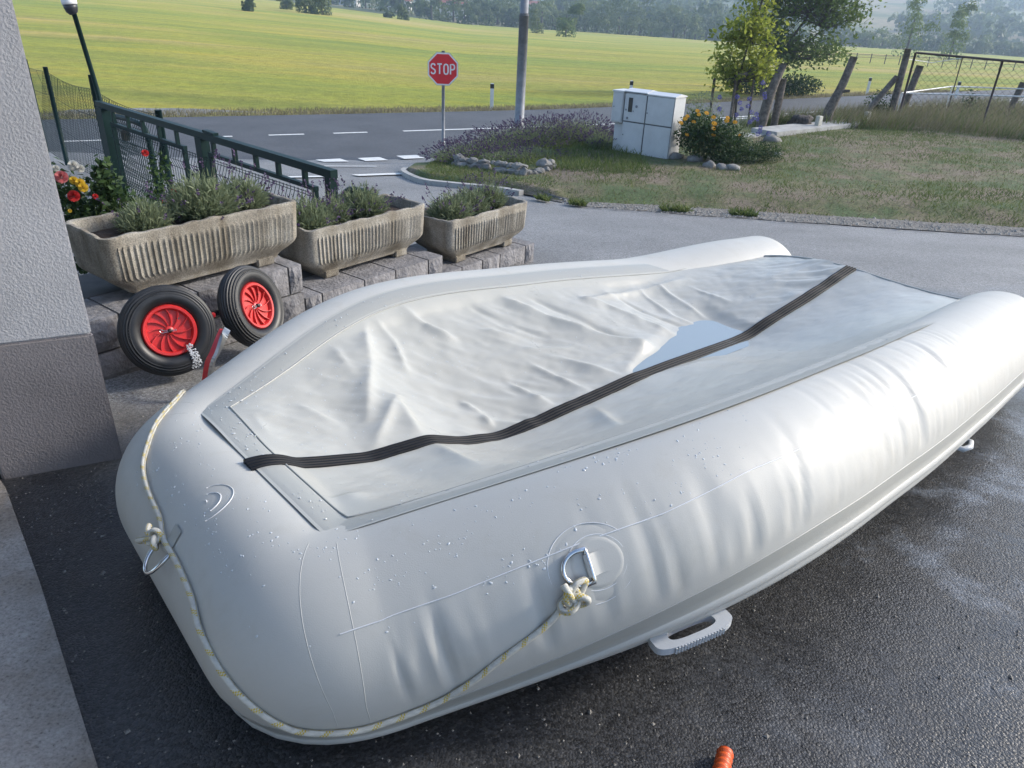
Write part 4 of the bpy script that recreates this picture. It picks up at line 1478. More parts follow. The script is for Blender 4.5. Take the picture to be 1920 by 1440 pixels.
MB().tube([(-1.55, 3.25, .09), (-1.34, 3.52, .08)], .016, 10).build('cross_bar', M_black, br, smooth=True)
MB().tube(smoothpts([Vector(p) for p in ((-1.12, 2.95, .01), (-1.17, 3.02, .06), (-1.10, 3.08, .085), (-1.0, 3.05, .06), (-.98, 2.96, 0))], 6), .006, 8).build('wire_loop', M_steel, br, smooth=True)

# orange hose end
M_orange = pm('orange_plastic', (.62, .095, .02), rough=.4, var=.1)
hs = empty('garden_hose', (.44, .95, G(.44, .95)), 'orange ribbed hose end lying on the wet asphalt at the bottom edge', 'hose')
h0 = Vector((.495, 1.045, G(.495, 1.045) + .020)); h1 = Vector((.43, .90, G(.43, .9) + .018)); hdv = (h1 - h0).normalized()
P = []; rs = []
for k in range(26):
    P.append(h0 + hdv * (.0035 * k)); rs.append(.0155 + (.0026 if (k // 2) % 2 else 0))
MB().tube(P, rs, 16).build('coupling', M_orange, hs, smooth=True)
MB().tube([h0 + hdv * .08, h0 + hdv * .2, Vector((.3, .6, G(.3, .6) + .013)), Vector((.1, .2, G(.1, .2) + .013))], .011, 10).build('hose_line', M_orange, hs, smooth=True)
MB().lathe([(.007, -.002), (.012, -.0022), (.0125, .012)], 14, Matrix.Translation(h0) @ hdv.to_track_quat('Z', 'Y').to_matrix().to_4x4()).build('opening', M_black, hs)

# ================================================================== green gate, fences, lamp
M_green = pm('dark_green_paint', (.004, .019, .019), rough=.5, var=.15, scale=10, spec=.18)
M_greenw = pm('green_wire', (.006, .02, .019), rough=.6, spec=.15)
GL = Vector((-4.54, 8.23, 0)); GR = Vector((-1.36, 5.33, 0)); gd = (GR - GL).normalized(); GLen = (GR - GL).length; gn = Vector((gd.y, -gd.x, 0))
gate = empty('sliding_gate', (-2.9, 6.8, -.6), 'dark green steel sliding gate with mesh panels behind the planters', 'gate')


def gp(s, z, off=0.0):
    p = GL + gd * (s * GLen) + gn * off
    return Vector((p.x, p.y, z))


def gbar(name, a, b2, w, h, par=gate): return MB().bar(gp(*a), gp(*b2), w, h, tuple(gn) if abs(b2[1] - a[1]) > abs(b2[0] - a[0]) * GLen else (0, 0, 1)).build(name, M_green, par)


gbar('top_rail', (-.012, .372), (1.006, .372), .06, .058)
gbar('post', (.02, -.62), (.02, .345), .15, .11)
gbar('post', (.535, -.5), (.535, .345), .115, .08)
gbar('end_post', (.995, -.35), (.995, .345), .07, .06)
for s0, s1, zz in ((.055, .452, .205), (.562, .950, .225)):
    gbar('panel_rail', (s0, zz), (s1, zz), .035, .032)
    gbar('panel_stile', (s0 + .006, -.5), (s0 + .006, zz - .016), .04, .035)
    gbar('panel_stile', (s1 - .006, -.5), (s1 - .006, zz - .016), .04, .035)
for s in (.075, .160, .245, .33, .418): gbar('baluster', (s, .22), (s, .345), .035, .03)
for s in (.583, .669, .750, .829, .916): gbar('baluster', (s, .24), (s, .345), .04, .03)
gbar('latch_rail', (.47, -.02), (.56, -.02), .03, .03)
gbar('hinge', (.555, .415), (.60, .410), .05, .02)


def vmesh(s0, s1, z0, z1, fn, name, par, mat, dx=.052, r=.0028):
    """bent wire panel: upright wires with a V fold near the top"""
    mb = MB(); n = int((s1 - s0) * GLen / dx)
    def zig(z):
        t = (z1 - z); f = 0
        if .03 < t < .11: f = .03 * (t - .03) / .08
        elif .11 <= t < .19: f = .03 * (1 - (t - .11) / .08)
        if .45 < t < .53: f = .03 * (t - .45) / .08
        elif .53 <= t < .61: f = .03 * (1 - (t - .53) / .08)
        return f
    zs = [z1, z1 - .03, z1 - .11, z1 - .19, z1 - .45, z1 - .53, z1 - .61, z0]
    for k in range(n + 1):
        s = s0 + (s1 - s0) * k / n
        mb.tube([fn(s, z, zig(z)) for z in zs if z >= z0], r, 4, cap=False)
    for z in (z1 - .008, z1 - .03, z1 - .11, z1 - .19, z1 - .32, z1 - .45, z1 - .53, z1 - .61, z1 - .75):
        if z > z0: mb.tube([fn(s0, z, zig(z)), fn(s1, z, zig(z))], r, 4, cap=False)
    return tag(mb.build(name, mat, par), kind='stuff')


vmesh(.07, .95, -.55, .20, lambda s, z, f: gp(s, z, .03 + f), 'wire_mesh', gate, M_greenw)
# hoop-topped wicket behind
wk = empty('wicket_gate', (-4.4, 8.6, -.75), 'green tubular wicket gate with rounded top corners behind the sliding gate', 'gate')
WL0 = Vector((-4.9, 9.0, 0)); WR0 = Vector((-1.7, 6.1, 0)); wgd = (WR0 - WL0); wgl = wgd.length; wgd.normalize()


def wp(s, z):
    p = WL0 + wgd * (s * wgl); return Vector((p.x, p.y, z))


hoop = smoothpts([wp(-.035, -.75), wp(-.035, -.2), wp(-.035, -.05), wp(-.02, .08), wp(.03, .15), wp(.1, .17), wp(.18, .17), wp(.225, .15), wp(.245, .08), wp(.25, -.05), wp(.252, -.4), wp(.255, -.75)], 6)
MB().tube(hoop, .030, 10).build('hoop', M_green, wk, smooth=True)
mb = MB()
for k in range(21):
    s = -.02 + .26 * k / 20
    mb.tube([wp(s, -.75), wp(s, .13)], .0026, 4, cap=False)
for z in np.linspace(-.7, .1, 9): mb.tube([wp(-.03, z), wp(.25, z)], .0026, 4, cap=False)
tag(mb.build('wire_mesh', M_greenw, wk), kind='stuff')
MB().box(tuple(wp(.10, -.02)), (.09, .05, .12), .7).build('lock_box', M_black, wk, bevel=.008)
hp = empty('green_tube_hoop', tuple(wp(1.15, -.5)), 'dark green tube hoop showing above the middle planter by the gate end', 'tube hoop')
MB().tube(smoothpts([wp(1.08, -.5), wp(1.085, -.02), wp(1.10, .12), wp(1.13, .165), wp(1.18, .16), wp(1.23, .12), wp(1.26, .02), wp(1.27, -.45)], 6), .035, 10).build('tube', M_green, hp, smooth=True)
# braced posts by the wicket
bp_ = empty('braced_fence_post', tuple(wp(.33, -.75)), 'round green fence post with a slanting brace beside the wicket gate', 'post')
MB().tube([wp(.335, -.85), wp(.335, .37)], .035, 12).build('post', M_green, bp_, smooth=True)
MB().tube([wp(.322, .0), wp(.262, -.6)], .022, 10).build('brace', M_green, bp_, smooth=True)

# green diamond mesh fence
FA = Vector((-6.95, 11.35, 0)); FB = Vector((-3.72, 7.78, 0)); fdv = (FB - FA); FLn = fdv.length; fdv.normalize()
fence = empty('mesh_fence', (-6, 10.3, -.85), 'sagging green diamond mesh fence left of the gate', 'fence')


def fp(s, z):
    p = FA + fdv * (s * FLn); return Vector((p.x, p.y, z))


def ftop(s): return .36 - .05 * math.sin(math.pi * (s % .5) / .5)
for s in (-.28, 0.0, .515):
    MB().tube([fp(s, -1.0), fp(s, .42 if s < .4 else .53)], .032, 10).build('post', M_green, fence, smooth=True)
mb = MB(); st = .0125
k = 0
s = -.35
while s < 1.0:
    for dr_ in (1, -1):
        P = []; ss_ = s; z = -.95
        while z < .45 and -.4 < ss_ < 1.02:
            P.append(fp(ss_, min(z, ftop(ss_)))); z += .055; ss_ += dr_ * st
            if z > ftop(ss_) + .05: break
        if len(P) > 2: mb.tube([P[0], P[-1]], .0026, 3, cap=False)
    s += .0165
for off in (0, .32, .75): mb.tube([fp(s, ftop(s) - off) for s in np.linspace(-.35, 1, 40)], .003, 4, cap=False)
tag(mb.build('wire_mesh', M_greenw, fence), kind='stuff')

# lamp on a leaning pole
M_white = pm('white_enamel', (.66, .66, .66), rough=.4, var=.05)
M_anthr = pm('dark_grey_metal', (.025, .028, .035), rough=.4)
lamp = empty('garden_lamp', (-4.6, 8.5, -.7), 'thin leaning dark green lamp pole with a black and white head', 'lamp')
MB().tube([(-4.55, 8.40, -.7), (-4.63, 8.40, .5), (-4.71, 8.40, 1.22)], .024, 10).build('pole', M_green, lamp, smooth=True)
ML = Matrix.Translation((-4.735, 8.40, 1.30)) @ Matrix.Rotation(R_(-6), 4, 'Y')
MB().lathe([(.002, -.09), (.03, -.085), (.055, -.06), (.066, -.02), (.068, .01)], 20, ML).build('lamp_base', M_anthr, lamp, smooth=True)
MB().lathe([(.072, .01), (.074, .03), (.070, .14), (.04, .17), (.002, .175)], 20, ML).build('lamp_shade', M_white, lamp, smooth=True)

# ================================================================== stop sign, poles, posts, cabinets
M_galv = pm('galvanised_steel', (.20, .21, .23), rough=.55, var=.16, scale=9, metal=.3)
M_signred = pm('sign_red', (.60, .020, .030), rough=.35, var=.05)
M_signwhite = pm('sign_white', (.68, .68, .68), rough=.4, var=.03)
sx_, sy_ = -1.52, 14.41; sz0 = -1.26
stop = empty('stop_sign', (sx_, sy_, sz0), 'red octagonal stop sign on a grey post at the road junction', 'sign')
SC = Vector((sx_ - .0, sy_ - .05, .417)); SR = .275
MB().tube([(sx_, sy_, sz0 - .1), (sx_, sy_, SC.z + .30)], .03, 14).build('post', M_galv, stop, smooth=True)


def octa(r): return [(r / math.cos(R_(22.5)) * math.cos(R_(22.5 + 45 * k)), r / math.cos(R_(22.5)) * math.sin(R_(22.5 + 45 * k))) for k in range(8)]


MS = Matrix.Translation(SC) @ Matrix.Rotation(R_(2), 4, 'Z') @ Matrix.Rotation(R_(90), 4, 'X')
plate = MB().prism(octa(SR), -.012, -.004, MS).build('plate_back', M_galv, stop)
MB().prism(octa(SR * .985), -.004, 0, MS).build('white_border', M_signwhite, stop)
face = MB().prism(octa(SR * .90), 0, .0025, MS).build('red_face', M_signred, stop)
# lettering S T O P from strokes
LET = {'S': [[(.92, .82), (.80, .96), (.5, 1.0), (.2, .95), (.06, .80), (.10, .63), (.35, .54), (.65, .46), (.90, .36), (.95, .20), (.80, .05), (.5, 0), (.2, .04), (.06, .18)]],
       'T': [[(0, 1), (1, 1)], [(.5, 1), (.5, 0)]],
       'O': [[(.5, 1), (.2, .95), (.06, .75), (.06, .25), (.2, .05), (.5, 0), (.8, .05), (.94, .25), (.94, .75), (.8, .95), (.5, 1)]],
       'P': [[(.08, 0), (.08, 1), (.6, 1), (.88, .92), (.95, .74), (.88, .56), (.6, .48), (.08, .48)]]}
lw, lh = .083, .165
for k, ch in enumerate('STOP'):
    x0 = -.218 + k * .116
    mb = MB()
    for stroke in LET[ch]:
        pts = [(x0 + x * lw, -lh / 2 + y * lh) for x, y in stroke]
        w = .0125
        nn_ = []
        for i in range(len(pts)):
            a = Vector(pts[max(i - 1, 0)]); c = Vector(pts[min(i + 1, len(pts) - 1)])
            if ch in 'SO' and len(pts) > 3 and pts[0] == pts[-1] and i in (0, len(pts) - 1): a = Vector(pts[-2]); c = Vector(pts[1])
            t = (c - a).normalized(); nn_.append(Vector((-t.y, t.x)))
        rows = [[], []]
        for p, n in zip(pts, nn_):
            e = 0
            rows[0].append(MS @ Vector((p[0] + n.x * w, p[1] + n.y * w, .0045))); rows[1].append(MS @ Vector((p[0] - n.x * w, p[1] - n.y * w, .0045)))
        mb.grid(rows)
    mb.build('letter', M_signwhite, face)
for dz in (-.14, .14):
    MB().box((sx_, sy_ - .0, SC.z + dz), (.11, .07, .03)).build('clamp', M_galv, stop, bevel=.004)
# street lamp column
col_ = empty('street_lamp_column', (-.11, 15.91, -.95), 'tall grey steel lamp column rising out of the lavender bed', 'lamp column')
MB().tube([(-.11, 15.91, -1.1), (-.11, 15.91, 1.35)], [.098, .092], 18).build('lower_tube', M_galv, col_, smooth=True)
MB().tube([(-.11, 15.91, 1.33), (-.11, 15.91, 1.37)], [.094, .080], 18).build('collar', M_galv, col_, smooth=True)
MB().tube([(-.11, 15.91, 1.36), (-.11, 15.91, 6.6)], [.080, .05], 18).build('upper_tube', M_galv, col_, smooth=True)
MB().tube(smoothpts([Vector(p) for p in ((-.11, 15.91, 6.55), (-.15, 16.1, 6.95), (-.4, 17.2, 7.1))], 6), .04, 10).build('arm', M_galv, col_, smooth=True)
MB().box((-.47, 17.6, 7.1), (.28, .75, .12), .25).build('lamp_head', M_galv, col_, bevel=.03)
# delineator posts
M_postw = pm('white_post_plastic', (.62, .62, .60), rough=.5, var=.08)
for (x, y, h), lb in zip(((-1.07, 24.79, .73), (3.76, 28.41, .72), (15.69, 36.55, .70), (19.46, 35.98, .74)), ('white delineator post with black cap left of the lamp column', 'white delineator post showing above the grey cabinets', 'white delineator post right of the leaning wooden post', 'white delineator post behind the wire mesh frame')):
    d = empty('delineator_post', (x, y, -1.52), lb, 'delineator', 'delineator posts along the road')
    tri = [(-.06, -.05), (.06, -.05), (.035, .05), (-.035, .05)]
    mb = MB().prism(tri, -.1, h - .02, Matrix.Translation((x, y, -1.42))); mb.build('post', M_postw, d, bevel=.01)
    mb = MB().prism([(a * 1.04, b2 * 1.06) for a, b2 in tri], h - .17, h - .04, Matrix.Translation((x, y, -1.42))); mb.build('black_band', M_black, d)
# electricity cabinets
M_cab = pm('cabinet_grey', (.47, .48, .49), rough=.5, var=.06, scale=5)
M_gap_shade = pm('cabinet_gap_shade', (.09, .095, .10), rough=.7)
M_cabr = pm('cabinet_roof', (.56, .57, .58), rough=.45, var=.05)
CA = Vector((1.70, 13.42, 0)); CB = Vector((2.45, 12.83, 0)); cdv = (CB - CA); CW = cdv.length; cdv.normalize(); cn = Vector((cdv.y, -cdv.x, 0))


def cbox(mb, s0, s1, z0, z1, d0, d1):
    P = [CA + cdv * s0 + cn * d0, CA + cdv * s1 + cn * d0, CA + cdv * s1 + cn * d1, CA + cdv * s0 + cn * d1]
    if d1 > d0: P = P[::-1]
    return mb.add([(p.x, p.y, z) for z in (z0, z1) for p in P], [(3, 2, 1, 0), (4, 5, 6, 7)] + [(i, (i + 1) % 4, 4 + (i + 1) % 4, 4 + i) for i in range(4)])


cz = -.74
cab = empty('electricity_cabinet', (2.1, 13.1, cz), 'wide pale grey electricity cabinet with four doors beside the flowers', 'cabinet')
cbox(MB(), 0, CW, cz - .1, cz + 1.0, 0, -.36).build('body', M_cab, cab)
cw2 = CW * .455
cbox(MB(), .008, CW - .008, cz + .012, cz + .992, .003, .0005).build('door_gap_shade', M_gap_shade, cab)  # dark plate colours in the shade of the gaps between the doors
for (s0, s1, z0, z1) in ((.012, cw2 - .010, cz + .03, cz + .53), (.012, cw2 - .010, cz + .552, cz + .988), (cw2 + .010, CW - .012, cz + .02, cz + .53), (cw2 + .010, CW - .012, cz + .552, cz + .988)):
    cbox(MB(), s0, s1, z0, z1, .014, .0035).build('cabinet_door', M_cab, cab, bevel=.004)
for s0, s1, dz in ((-.012, cw2 - .004, .012), (cw2 + .004, CW + .012, 0)):
    mb = MB(); P = []
    for s in (s0, s1):
        for d_, h in ((.02, 1.003), (.02, 1.018), (-.17, 1.055), (-.38, 1.018), (-.38, 1.003)):
            p = CA + cdv * s + cn * d_; P.append((p.x, p.y, cz + h + dz))
    mb.add(P, [(0, 1, 2, 3, 4), (9, 8, 7, 6, 5)] + [(i + 1, i, i + 5, i + 6) for i in range(4)] + [(0, 4, 9, 5)])
    mb.build('cabinet_roof', M_cabr, cab)
cbox(MB(), .085, .165, cz + .70, cz + .93, .017, .0145).build('meter_window', M_black, cab)
for s, z, r in ((.045, .73, .016), (.19, .72, .010), (.245, .80, .022), (.085, .60, .020), (cw2 + .03, .72, .012), (.035, .32, .012)):
    p = CA + cdv * s + cn * .0145
    MB().lathe([(r, 0), (r, .006), (r * .6, .008)], 14, Matrix.Translation((p.x, p.y, cz + z)) @ cn.to_track_quat('Z', 'Y').to_matrix().to_4x4()).build('lock', M_galv, cab)
cab2 = empty('meter_cabinet', (1.62, 13.55, cz), 'narrow grey meter cabinet on a pedestal left of the wide cabinet', 'cabinet')
cbox(MB(), -.20, -.022, cz - .12, cz + .50, -.06, -.30).build('pedestal', M_cab, cab2, bevel=.008)
cbox(MB(), -.235, -.018, cz + .505, cz + 1.0, .02, -.32).build('body', M_cab, cab2, bevel=.006)
cbox(MB(), -.222, -.030, cz + .525, cz + .98, .030, .021).build('cabinet_door', M_cab, cab2, bevel=.003)
cbox(MB(), -.245, -.015, cz + 1.001, cz + 1.025, .035, -.33).build('cabinet_roof', M_cabr, cab2)
p = CA + cdv * -.19 + cn * .031
MB().lathe([(.012, 0), (.012, .006)], 12, Matrix.Translation((p.x, p.y, cz + .76)) @ cn.to_track_quat('Z', 'Y').to_matrix().to_4x4()).build('lock', M_galv, cab2)

# ================================================================== posts, frame and slab on the right
M_wood = pm('weathered_wood', (.115, .098, .085), rough=.9, var=.45, scale=14, bump=.01, bscale=40)


def log(name, pts, rs, label, cat='post', group=None, knob=None):
    o = empty(name, pts[0], label, cat, group)
    mb = MB(); P = smoothpts([Vector(p) for p in pts], 5); n = len(P)
    R2 = [float(np.interp(i / (n - 1), np.linspace(0, 1, len(rs)), rs)) * (1 + .07 * noise.noise((i * .9, rs[0] * 50, 1))) for i in range(n)]
    mb.tube(P, R2, 10); mb.build('trunk', M_wood, o, smooth=True)
    if knob:
        MB().tube([knob[0], knob[1]], [.05, .028], 8).build('stub', M_wood, o, smooth=True)
    return o


log('wooden_post', ((5.24, 17.22, -.75), (5.28, 17.2, -.2), (5.36, 17.2, .25), (5.50, 17.25, .62)), [.12, .11, .10, .07], 'forked weathered post left of the log, leaning right')
log('wooden_post', ((5.62, 17.5, -.75), (5.62, 17.5, .32)), [.085, .085], 'straight upright weathered post beside the forked one')
log('wooden_post', ((6.94, 18.02, -.75), (6.98, 18.02, -.35), (7.14, 18.02, .2), (7.26, 18.02, .80)), [.13, .12, .095, .085], 'bent weathered post with a knot standing behind the concrete edging', knob=((7.10, 18.0, .08), (7.30, 17.9, .10)))
log('wooden_post', ((8.98, 19.25, -.75), (8.98, 19.25, .98)), [.085, .075], 'tall grey wooden post at the end of the wire mesh frame')
log('wooden_brace', ((8.15, 19.0, -.62), (8.86, 19.2, .36)), [.07, .065], 'slanting wooden brace propped against the tall grey post', 'brace')
log('wooden_post', ((10.02, 21, -.9), (10.22, 21, .55)), [.10, .09], 'thick wooden post standing behind the wire mesh frame')
log('wooden_post', ((13.0, 21.3, -.9), (13.2, 21.3, .25)), [.09, .08], 'weathered wooden post at the right edge behind the mesh')
# stump
M_bark = pm('dark_bark', (.06, .052, .048), rough=.95, var=.7, scale=12, bump=.04, bscale=18)
mb = MB(); rows = []
for k in range(13):
    t = k / 12; rows.append([(6.19 + (.26 * math.cos(a) * (1 - .35 * t ** 2)) * (1 + .5 * noise.noise((math.cos(a) * 2, math.sin(a) * 2, t * 3))), 17.41 + .22 * math.sin(a) * (1 - .35 * t ** 2) * (1 + .5 * noise.noise((math.cos(a) * 2, math.sin(a) * 2, t * 3))), -.75 + .34 * t + .06 * noise.noise((math.cos(a) * 3, math.sin(a) * 3, 2))) for a in np.linspace(0, 2 * math.pi, 21)])
mb.grid(rows); mb.f.append(tuple(12 * 21 + k for k in range(20)))
tag(mb.build('tree_stump', M_bark, smooth=True), 'dark rough tree stump lying in the grass by the concrete edging', 'stump')
# concrete edging slab with two pale blocks on it
def slabp(a, b2, w, z, h, name, label):
    a = Vector(a); b2 = Vector(b2); t = (b2 - a).normalized(); nn = Vector((-t.y, t.x)) * w
    P = [a, b2, b2 + nn, a + nn]
    mb = MB().add([(p.x, p.y, zz) for zz in (z - .1, z + h) for p in P], [(3, 2, 1, 0), (4, 5, 6, 7)] + [(i, (i + 1) % 4, 4 + (i + 1) % 4, 4 + i) for i in range(4)])
    return tag(mb.build(name, M_concrete, bevel=.008), label, 'slab')
slabp((5.15, 15.75), (8.2, 18.3), .62, -.67, .10, 'concrete_slab', 'long pale concrete slab edging the lawn by the leaning posts')
slabp((4.1, 15.2), (5.1, 16.05), .4, -.69, .04, 'concrete_slab', 'low pale concrete slab between the flowers and the long slab')
M_blk = pm('pale_block', (.46, .44, .38), rough=.8)
for x, y, z, lb in ((6.45, 17.1, -.57, 'small upright pale block on the near half of the slab'), (8.05, 18.42, -.57, 'small upright pale block near the far end of the slab')):
    tag(MB().box((x, y, z + .10), (.13, .10, .20), .6).build('stone_block', M_blk, bevel=.006), lb, 'block')
# steel frame with wire mesh
M_rust = pm('dark_rusty_steel', (.045, .030, .032), rough=.7, var=.4, scale=20)
fr_ = empty('wire_netting_fence', (10, 18.8, -.65), 'rusty steel frame with wire netting standing in tall grass at the right', 'fence')
FPA = Vector((9.25, 19.4, 0)); FPB = Vector((10.73, 18.32, 0)); fpd = (FPB - FPA)


def fq(s, z): p = FPA + fpd * s; return Vector((p.x, p.y, z))


MB().tube([fq(0, -.72), fq(0.0, .90)], .028, 8).build('post', M_rust, fr_, smooth=True)
MB().tube([fq(1, -.72), fq(1.0, .86)], .024, 8).build('post', M_rust, fr_, smooth=True)
MB().tube([fq(2, -.72), fq(2.0, .84)], .024, 8).build('post', M_rust, fr_, smooth=True)
MB().tube([fq(0, .90), fq(1, .86), fq(2.2, .82)], .026, 8).build('top_rail', M_rust, fr_, smooth=True)
MB().tube([fq(0, -.62), fq(1, -.60), fq(2.2, -.60)], .022, 8).build('bottom_rail', M_rust, fr_, smooth=True)
MB().tube([(11.05, 20.6, -.9), (10.98, 20.5, .80)], .014, 6).build('rear_rod', M_rust, fr_, smooth=True)
mb = MB(); s = -1.0
while s < 2.2:
    for dr_ in (1, -1):
        a = s; z0 = -.60; b_ = s + dr_ * .9; z1 = .86
        if dr_ < 0: a, b_ = s + .9, s
        # clip to [0,2.2]
        def at(t): return (a + (b_ - a) * t, z0 + (z1 - z0) * t)
        ts = [t for t in np.linspace(0, 1, 40) if 0 <= at(t)[0] <= 2.2]
        if len(ts) > 1:
            P = [fq(*at(ts[0])), fq(*at((ts[0] + ts[-1]) / 2)), fq(*at(ts[-1]))]
            P[1] += Vector((.02 * math.sin(s * 9), 0, 0))
            mb.tube(P, .0028, 3, cap=False)
    s += .085
tag(mb.build('wire_mesh', M_rust, fr_), kind='stuff')
rl = empty('white_rails', (11, 19.6, -.6), 'pair of thin white tube rails behind the wire netting', 'rail')
MB().tube([(9.28, 19.6, -.02), (10.4, 19.0, .05), (11.46, 18.4, .12), (12.5, 17.8, .2)], .018, 8).build('rail', M_white, rl, smooth=True)
MB().tube([(9.28, 19.62, -.02), (11.2, 21, .09), (13.3, 21.1, .11)], .016, 8).build('rail', M_white, rl, smooth=True)
MB().tube([(9.5, 20.2, .72), (10.2, 20.4, .66), (11.0, 20.5, .80)], .008, 6).build('line', M_white, rl, smooth=True)
for x, y, z in ((9.28, 19.61, -.02), (11.2, 21, .09), (12.5, 17.8, .2)): MB().tube([(x, y, -.75), (x, y, z)], .016, 6).build('rail_leg', M_white, rl)
# stakes round the young tree
sk = empty('tree_stakes', (4.6, 17.6, -.7), 'thin wooden stake frame around the young tree', 'stakes')
tp = {}
for k, (x, y, zt, r) in enumerate(((4.22, 17.9, .22, .032), (4.58, 17.45, .32, .03), (4.70, 17.75, .30, .025), (4.98, 17.5, .35, .026), )):
    MB().tube([(x + (.06 if k == 3 else .03), y, -.75), (x, y, zt)], r, 8).build('stake', M_wood, sk, smooth=True)
    tp[k] = Vector((x, y, zt))
MB().bar(tp[0] + Vector((0, 0, 0)), tp[1] + Vector((.03, 0, -.06)), .04, .035).build('cross_rail', M_wood, sk)
MB().tube([(4.55, 17.44, .36), (4.95, 17.47, .40)], .042, 9).build('cross_rail', M_wood, sk, smooth=True)

# ================================================================== vegetation helpers
rng = np.random.default_rng(7)


def npmesh(name, V, F, mat, parent=None, org=None, smooth=False):
    """V (n,3) world, F (m,k) int"""
    if org is None: org = np.array(parent.matrix_basis.translation) if parent is not None else np.array([V[:, 0].mean(), V[:, 1].mean(), V[:, 2].min()])
    me = bpy.data.meshes.new(name)
    V = (V - org).astype(np.float32); m, k = F.shape
    me.vertices.add(len(V)); me.vertices.foreach_set('co', V.ravel())
    me.loops.add(m * k); me.loops.foreach_set('vertex_index', F.astype(np.int32).ravel())
    me.polygons.add(m); me.polygons.foreach_set('loop_start', np.arange(0, m * k, k, dtype=np.int32)); me.polygons.foreach_set('loop_total', np.full(m, k, dtype=np.int32))
    me.update(calc_edges=True); me.validate()
    if smooth: me.polygons.foreach_set('use_smooth', [True] * m)
    me.materials.append(mat)
    o = bpy.data.objects.new(name, me); COL.objects.link(o)
    if parent is not None: o.parent = parent
    else: o.location = tuple(org)
    return o


def unit(v): return v / np.maximum(np.linalg.norm(v, axis=1, keepdims=True), 1e-9)


def leaves_np(C, size, up=.4, aspect=.55, droop=.0, dirs=None, norms=None):
    """leaf quads (diamond, slightly folded) at centres C"""
    n = len(C)
    a = unit(rng.normal(size=(n, 3))) if dirs is None else unit(dirs + rng.normal(size=(n, 3)) * .35)
    a[:, 2] -= droop; a = unit(a)
    nn = unit(rng.normal(size=(n, 3)) + np.array([0, 0, up * 2]))
    if norms is not None: nn = unit(norms + rng.normal(size=(n, 3)) * .28)
    b_ = unit(np.cross(nn, a)); a = np.cross(b_, nn)
    s = np.asarray(size).reshape(-1, 1) * np.ones((n, 1)) * rng.uniform(.7, 1.3, (n, 1))
    base = C - a * s * .5; tip = C + a * s * .5; l = C + b_ * s * aspect * .5 + nn * s * .08; r = C - b_ * s * aspect * .5 + nn * s * .08
    V = np.stack([base, r, tip, l], 1).reshape(-1, 3)
    return V, np.arange(4 * n).reshape(n, 4)


def blades_np(B, T, w, bend=.3):
    """grass blades: base B to tip T, width w, two segments"""
    n = len(B); d = T - B
    side = unit(np.cross(d, rng.normal(size=(n, 3)))) * (np.asarray(w).reshape(-1, 1) / 2)
    mid = B + d * .5 + np.column_stack([np.zeros(n), np.zeros(n), np.linalg.norm(d, axis=1) * bend * .25])
    V = np.stack([B - side, B + side, mid + side * .75, mid - side * .75, T], 1).reshape(-1, 3)
    i = np.arange(n) * 5
    F = np.concatenate([np.column_stack([i, i + 1, i + 2]), np.column_stack([i, i + 2, i + 3]), np.column_stack([i + 3, i + 2, i + 4])])
    return V, F


def merge(L_):
    V = []; F = []; o = 0
    for v, f in L_: V.append(v); F.append(f + o); o += len(v)
    return np.concatenate(V), np.concatenate(F)


M_lavleaf = leafmat('lavender_leaf', (.11, .145, .075), (.25, .285, .17), 9, .35)
M_lavflow = leafmat('lavender_flower', (.050, .034, .072), (.13, .088, .165), 20, .3)
M_grass = leafmat('grass_blades', (.058, .10, .026), (.16, .185, .058), 1.1, .35)
M_dry = leafmat('dry_grass', (.14, .125, .072), (.27, .24, .155), 2, .35)
M_dkleaf = leafmat('dark_leaf', (.018, .042, .014), (.05, .09, .025), 4, .25)
M_ltleaf = leafmat('light_leaf', (.15, .20, .03), (.34, .37, .07), 2, .62)
M_midleaf = leafmat('mid_leaf', (.06, .105, .028), (.15, .205, .055), 2, .5)
M_farleaf = leafmat('far_leaf', (.042, .075, .026), (.155, .195, .07), .075, .4, .10)
M_twig = pm('twig_bark', (.07, .06, .05), rough=.9, var=.3, scale=10)


